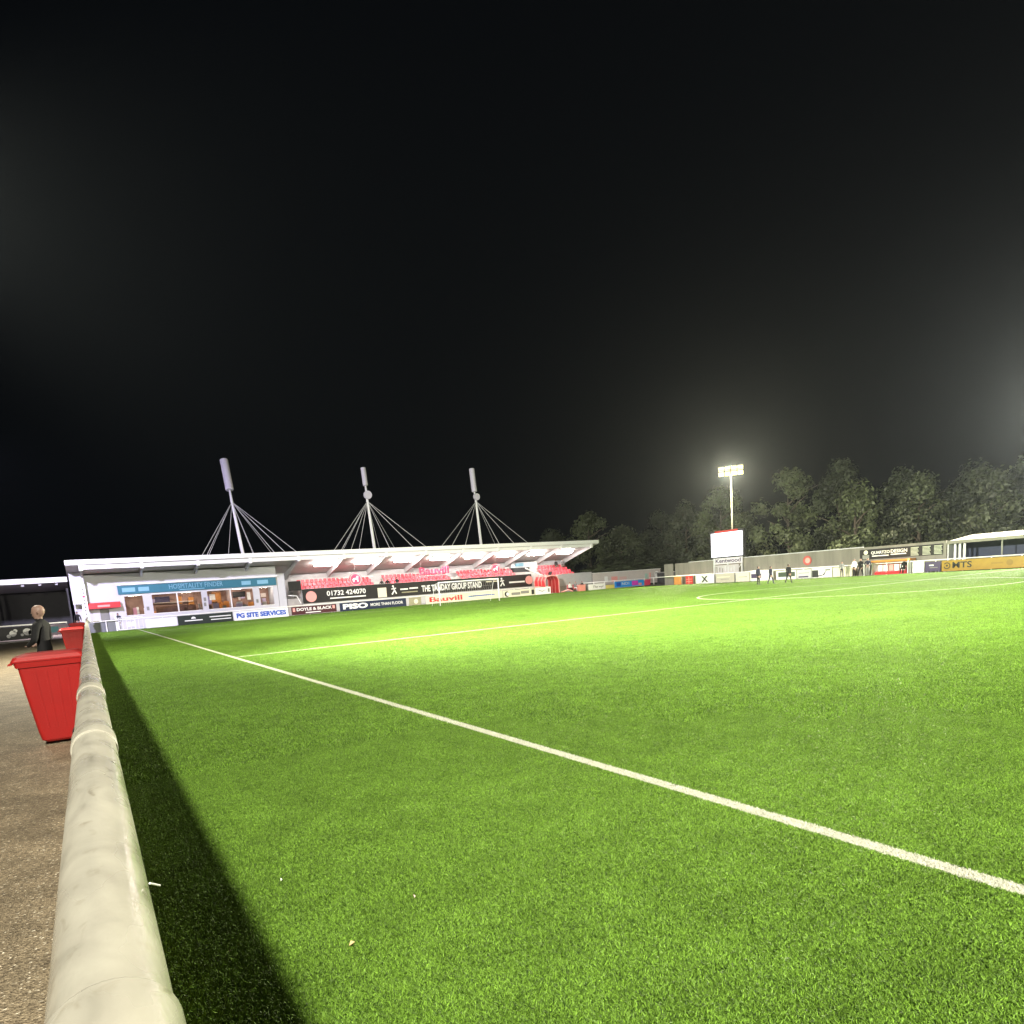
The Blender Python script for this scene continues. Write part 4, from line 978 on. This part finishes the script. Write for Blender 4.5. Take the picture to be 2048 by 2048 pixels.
# ------------------------------------------------------------------ left: terrace stand and boards across the path
lt = thing('terrace_shelter', (-8, 82, 0), 'dark covered terrace with white roof edge left of the grandstand', 'stand')
bx('roof_fascia', WHITE, lt, -22, -1.12, 82.0, 82.12, 5.22, 5.72); part('roof', CEIL, lt, lambda b: b.hexa([(-22,82.13,5.4),(-1.2,82.13,5.4),(-1.2,90,4.6),(-22,90,4.6),(-22,82.13,5.6),(-1.2,82.13,5.6),(-1.2,90,4.8),(-22,90,4.8)]))
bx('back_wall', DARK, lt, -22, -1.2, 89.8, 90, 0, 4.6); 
for i in range(4): bx('terrace_step', mat('shaded_concrete', (.07, .065, .06), .9, .3, 2), lt, -22, -1.2, 83.5 + 1.4*i, 89.79, (.013 if i == 0 else .3*i + .001), .3*(i + 1))  # shade under the terrace roof is put into the step colour
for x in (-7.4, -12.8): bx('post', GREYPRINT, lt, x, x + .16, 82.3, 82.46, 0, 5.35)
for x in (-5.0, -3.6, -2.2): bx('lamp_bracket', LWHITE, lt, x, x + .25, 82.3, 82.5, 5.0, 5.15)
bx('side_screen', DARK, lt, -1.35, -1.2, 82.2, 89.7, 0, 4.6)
lr = thing('crush_barrier', (-4, 57, PZ), 'white rail with boards crossing the far end of the path', 'railing')
part('rail_pipe', WHITE, lr, lambda b: b.tube([(-11.5, 57, 1.52), (-1.2, 57, 1.44)], .045, 8), True)
for x in (-10, -7.5, -5.2, -3.0, -1.25): bx('post', WHITE, lr, x - .04, x + .04, 56.97, 57.03, PZ, 1.48)
t = board(-9.5, -2.55, .52, 1.36, BLACK, 'black board with white blobs across the far end of the path', 56.85)
for (x, z, r_) in ((-4.35, .95, .2), (-4.2, 1.12, .12), (-3.55, 1.0, .24), (-3.3, .92, .2), (-4.6, .78, .12), (-3.85, .82, .09)): part('white_blob', WHITE, t, lambda b: b.disc((x, 56.835, z), r_, 'y', .01, 14))
t = board(-2.45, -1.15, .62, 1.34, mat('lilac_board', (.6, .5, .62), .5), 'pale pink board with cyan patch left of the far red bin', 56.85)
bar(t, mat('cyan_print', (.2, .55, .62), .5), -2.3, -1.75, .8, 1.2, 56.85); bar(t, WHITE, -1.7, -1.3, .9, 1.15, 56.85)
gs = thing('grass_verge', (-5, 54, PZ), 'thin strip of yellow green verge in front of the path boards', 'verge')
bev(bx('verge_strip', mat('verge_turf', (.10, .14, .03), .9, .3, 20, bump=.5), gs, -9, -2.6, 54.2, 55.6, PZ + .004, PZ + .05), .02)
bx('edging', CONC, gs, -9, -2.5, 54.0, 54.19, PZ + .004, PZ + .07)

# ------------------------------------------------------------------ floodlight pylons
def pylon(i, label, base):
    (px, py, pz), aim = FLOODS[i][0], FLOODS[i][1]
    d = Vector((aim[0]-px, aim[1]-py, 0)).normalized(); s = Vector((-d.y, d.x, 0))
    t = thing('floodlight_pylon', (px, py, 0), label, 'floodlight', 'floodlight pylons round the pitch')
    back = -d * 0.55
    q = Vector((px, py, 0)) + back
    part('pole', STEEL if i != 3 else mat('pale_pole', (.16, .155, .13), .5), t, lambda b: b.tube([(q.x, q.y, base), (q.x, q.y, 6), (q.x, q.y, pz + .3)], [.14, .10, .07], 12), True)
    part('crossarm', STEEL, t, lambda b: b.tube([q + Vector((0,0,pz+.25)) - s*1.5, q + Vector((0,0,pz+.25)) + s*1.5], .06, 8))
    for k in range(8):
        c_ = q + s * (-1.2 + .8*(k % 4)) + Vector((0, 0, pz + .42 - .66*(k // 4))) - d * 0.02
        up = Vector((0, 0, 1)); f = (d - up * .75).normalized(); u = f.cross(s).normalized()
        P = lambda a, b_, c2: c_ + s*a + u*b_ + f*c2
        hs_ = part('lamp_housing', STEEL, t, lambda b: b.hexa([P(-.3,-.26,-.15),P(.3,-.26,-.15),P(.3,.26,-.15),P(-.3,.26,-.15),P(-.36,-.3,.1),P(.36,-.3,.1),P(.36,.3,.1),P(-.36,.3,.1)]))
        lb_ = MB().hexa([P(-.33,-.27,.102),P(.33,-.27,.102),P(.33,.27,.102),P(-.33,.27,.102),P(-.33,-.27,.12),P(.33,-.27,.12),P(.33,.27,.12),P(-.33,.27,.12)])
        sub('lens', FLOODL, hs_, lb_)
pylon(3, 'tall lit floodlight pylon in front of the trees above the screen', 0)
pylon(2, 'floodlight pylon at the near left corner behind the path', 0)
pylon(4, 'floodlight pylon beside the covered terrace on the far side', 0)
pylon(1, 'floodlight pylon halfway along the path side', 0)
pylon(0, 'floodlight pylon behind the camera on the path side', 0)

# ------------------------------------------------------------------ trees
def leaf_mat(name, c):
    m = bpy.data.materials.new(name); m.use_nodes = True; nt = m.node_tree; p = nt.nodes['Principled BSDF']
    at = nt.nodes.new('ShaderNodeAttribute'); at.attribute_name = 'tint'
    r = nt.nodes.new('ShaderNodeValToRGB'); r.color_ramp.elements[0].color = tuple(x*.5 for x in c) + (1,); r.color_ramp.elements[1].color = tuple(x*1.5 for x in c) + (1,)
    nt.links.new(at.outputs['Fac'], r.inputs[0]); nt.links.new(r.outputs[0], p.inputs['Base Color']); p.inputs['Roughness'].default_value = .55
    return m
LEAF = [leaf_mat('leaf_lit', (.085, .105, .045)), leaf_mat('leaf_olive', (.052, .064, .03)), leaf_mat('leaf_unlit', (.036, .046, .022))]  # floodlight spill painted into the brightest leaf tone, lack of light into the darkest
BARK = mat('bark', (.10, .08, .06), .9, .3, 6, bump=.5)
def crown_mesh(seed, h, rx, m):
    rnd = random.Random(seed); v = []; f = []; t = []
    clumps = []
    for k in range(44):
        z = rnd.uniform(.10, 1.0); a = rnd.uniform(0, 2*math.pi)
        env = math.sin(min(1, (z + .12) / 1.12) ** .8 * math.pi) ** .55
        r = rx * env * math.sqrt(rnd.uniform(.15, 1))
        clumps.append((r*math.cos(a), r*math.sin(a), h*z, rnd.uniform(.7, 1.9)))
    for cx_, cy_, cz_, cr_ in clumps:
        tone = rnd.uniform(.0, .85)
        for k in range(int(120 * cr_)):
            q = Vector((rnd.gauss(0, 1), rnd.gauss(0, 1), rnd.gauss(0, .75))).normalized() * cr_ * rnd.uniform(.35, 1.05)
            c = Vector((cx_, cy_, cz_)) + q
            n = (q.normalized() + Vector((rnd.gauss(0, .6), rnd.gauss(0, .6), rnd.gauss(0, .6) + .2))).normalized()
            u = n.orthogonal().normalized(); u = Matrix.Rotation(rnd.uniform(0, 6.28), 3, n) @ u; w = n.cross(u)
            s = rnd.uniform(.10, .26); i = len(v)
            v += [c - u*s*1.3, c + w*s*.7 + n*.03, c + u*s*1.3, c - w*s*.7 + n*.03]; f.append((i, i+1, i+2, i+3)); t.append(min(1, max(0, tone + rnd.gauss(0, .18))))
    me = bpy.data.meshes.new('crown'); me.from_pydata(v, [], f); me.update()
    a_ = me.attributes.new('tint', 'FLOAT', 'FACE'); a_.data.foreach_set('value', t); me.materials.append(m); return me
def tree(x, y, h, rx, seed, kind, label):
    t = thing('tree', (x, y, 0), label, 'tree', 'trees behind the far side')
    o = bpy.data.objects.new('crown', crown_mesh(seed, h, rx, LEAF[kind])); C.objects.link(o); o.parent = t
    rnd = random.Random(seed); b = MB()
    b.tube([(0, 0, 0), (.1, .05, h*.3), (-.1, .1, h*.6), (0, 0, h*.9)], [.32, .24, .15, .04], 8)
    for k in range(6):
        a = k * 1.05 + rnd.random(); z = h * (.2 + .1*k)
        b.tube([(0, 0, z), (math.cos(a)*rx*.4, math.sin(a)*rx*.4, z + h*.10), (math.cos(a)*rx*.75, math.sin(a)*rx*.75, z + h*.15)], [.13, .08, .03], 6)
    sub('trunk', BARK, t, b)
TREES = [(84.5, 106, 14.5, 5.5, 0, 'rounded grey green tree right behind the end of the grandstand roof'),
    (78.5, 110, 11.5, 3.6, 2, 'dark tree partly hidden by the right end of the grandstand roof'),
    (88, 84, 12.8, 4.6, 1, 'olive tree left of the bright screen'),
    (84, 73, 14.0, 4.8, 0, 'brightly lit tree directly behind the screen and floodlight pole'),
    (85, 62, 15.2, 4.6, 0, 'tall well lit tree just right of the floodlight'),
    (87, 55.5, 15.0, 3.4, 2, 'dark narrow tree right of the tall well lit tree'),
    (84, 51.5, 11.0, 2.9, 0, 'short bright green tree above the pink crest wall'),
    (90, 49, 12.4, 3.5, 2, 'dark tree above the left end of the long black board'),
    (85.5, 44.5, 11.2, 3.2, 1, 'grey green tree behind the long black board'),
    (90, 41, 11.5, 3.4, 2, 'dim tall tree right of the grey green tree'),
    (86, 37.0, 9.8, 2.9, 1, 'faint tree at the right edge above the covered terrace'),
    (92, 36, 11.5, 3.4, 2, 'dim tree farthest right behind the covered terrace')]
TREES += [(83, 95, 10.5, 4.2, 1, 'low olive tree between the rounded tree and the screen'), (94, 96, 13.0, 5.4, 2, 'very dark tree in the gap between the grandstand and the lit trees'), (97, 86, 12.0, 4.6, 2, 'very dark low tree left of the bright screen behind the olive tree')]
for k, (x, y, h, rx, kind, lab) in enumerate(TREES): tree(x, y, h * .93, rx * 1.08, 40 + k, kind, lab)
hd_ = thing('hedge', (80, 84, 0), 'dark hedge behind the low white printed wall', 'hedge')
o = bpy.data.objects.new('foliage', crown_mesh(99, 3.2, 1.8, LEAF[2])); C.objects.link(o); o.parent = hd_; o.scale = (5.5, 1.2, 1)

# ------------------------------------------------------------------ damp night air
haze = MB().box(-60, 130, -40, 130, -1.0, 24.0).build('haze', None)
tag(haze, 'thin damp night air lit by the floodlights', 'haze', kind='stuff')
hm = bpy.data.materials.new('thin_haze'); hm.use_nodes = True; nt = hm.node_tree
nt.nodes.remove(nt.nodes['Principled BSDF'])
pv = nt.nodes.new('ShaderNodeVolumePrincipled'); pv.inputs['Color'].default_value = (.82, .91, 1.0, 1)
pv.inputs['Density'].default_value = 0.000055; pv.inputs['Anisotropy'].default_value = 0.78
nt.links.new(pv.outputs[0], nt.nodes['Material Output'].inputs['Volume'])
haze.data.materials.append(hm)

# ------------------------------------------------------------------ lettering sizes
bpy.context.view_layer.update()
dg_ = bpy.context.evaluated_depsgraph_get()
for o, w, h in TEXTS:
    d = o.dimensions.copy()
    me = bpy.data.meshes.new_from_object(o.evaluated_get(dg_), depsgraph=dg_)
    n = bpy.data.objects.new('lettering', me); C.objects.link(n)
    n.parent = o.parent; n.matrix_parent_inverse = o.matrix_parent_inverse.copy()
    n.location = o.location; n.rotation_euler = o.rotation_euler
    n.scale = (w / max(d.x, 1e-4), h / max(d.y, 1e-4), 1)
    bpy.data.objects.remove(o)
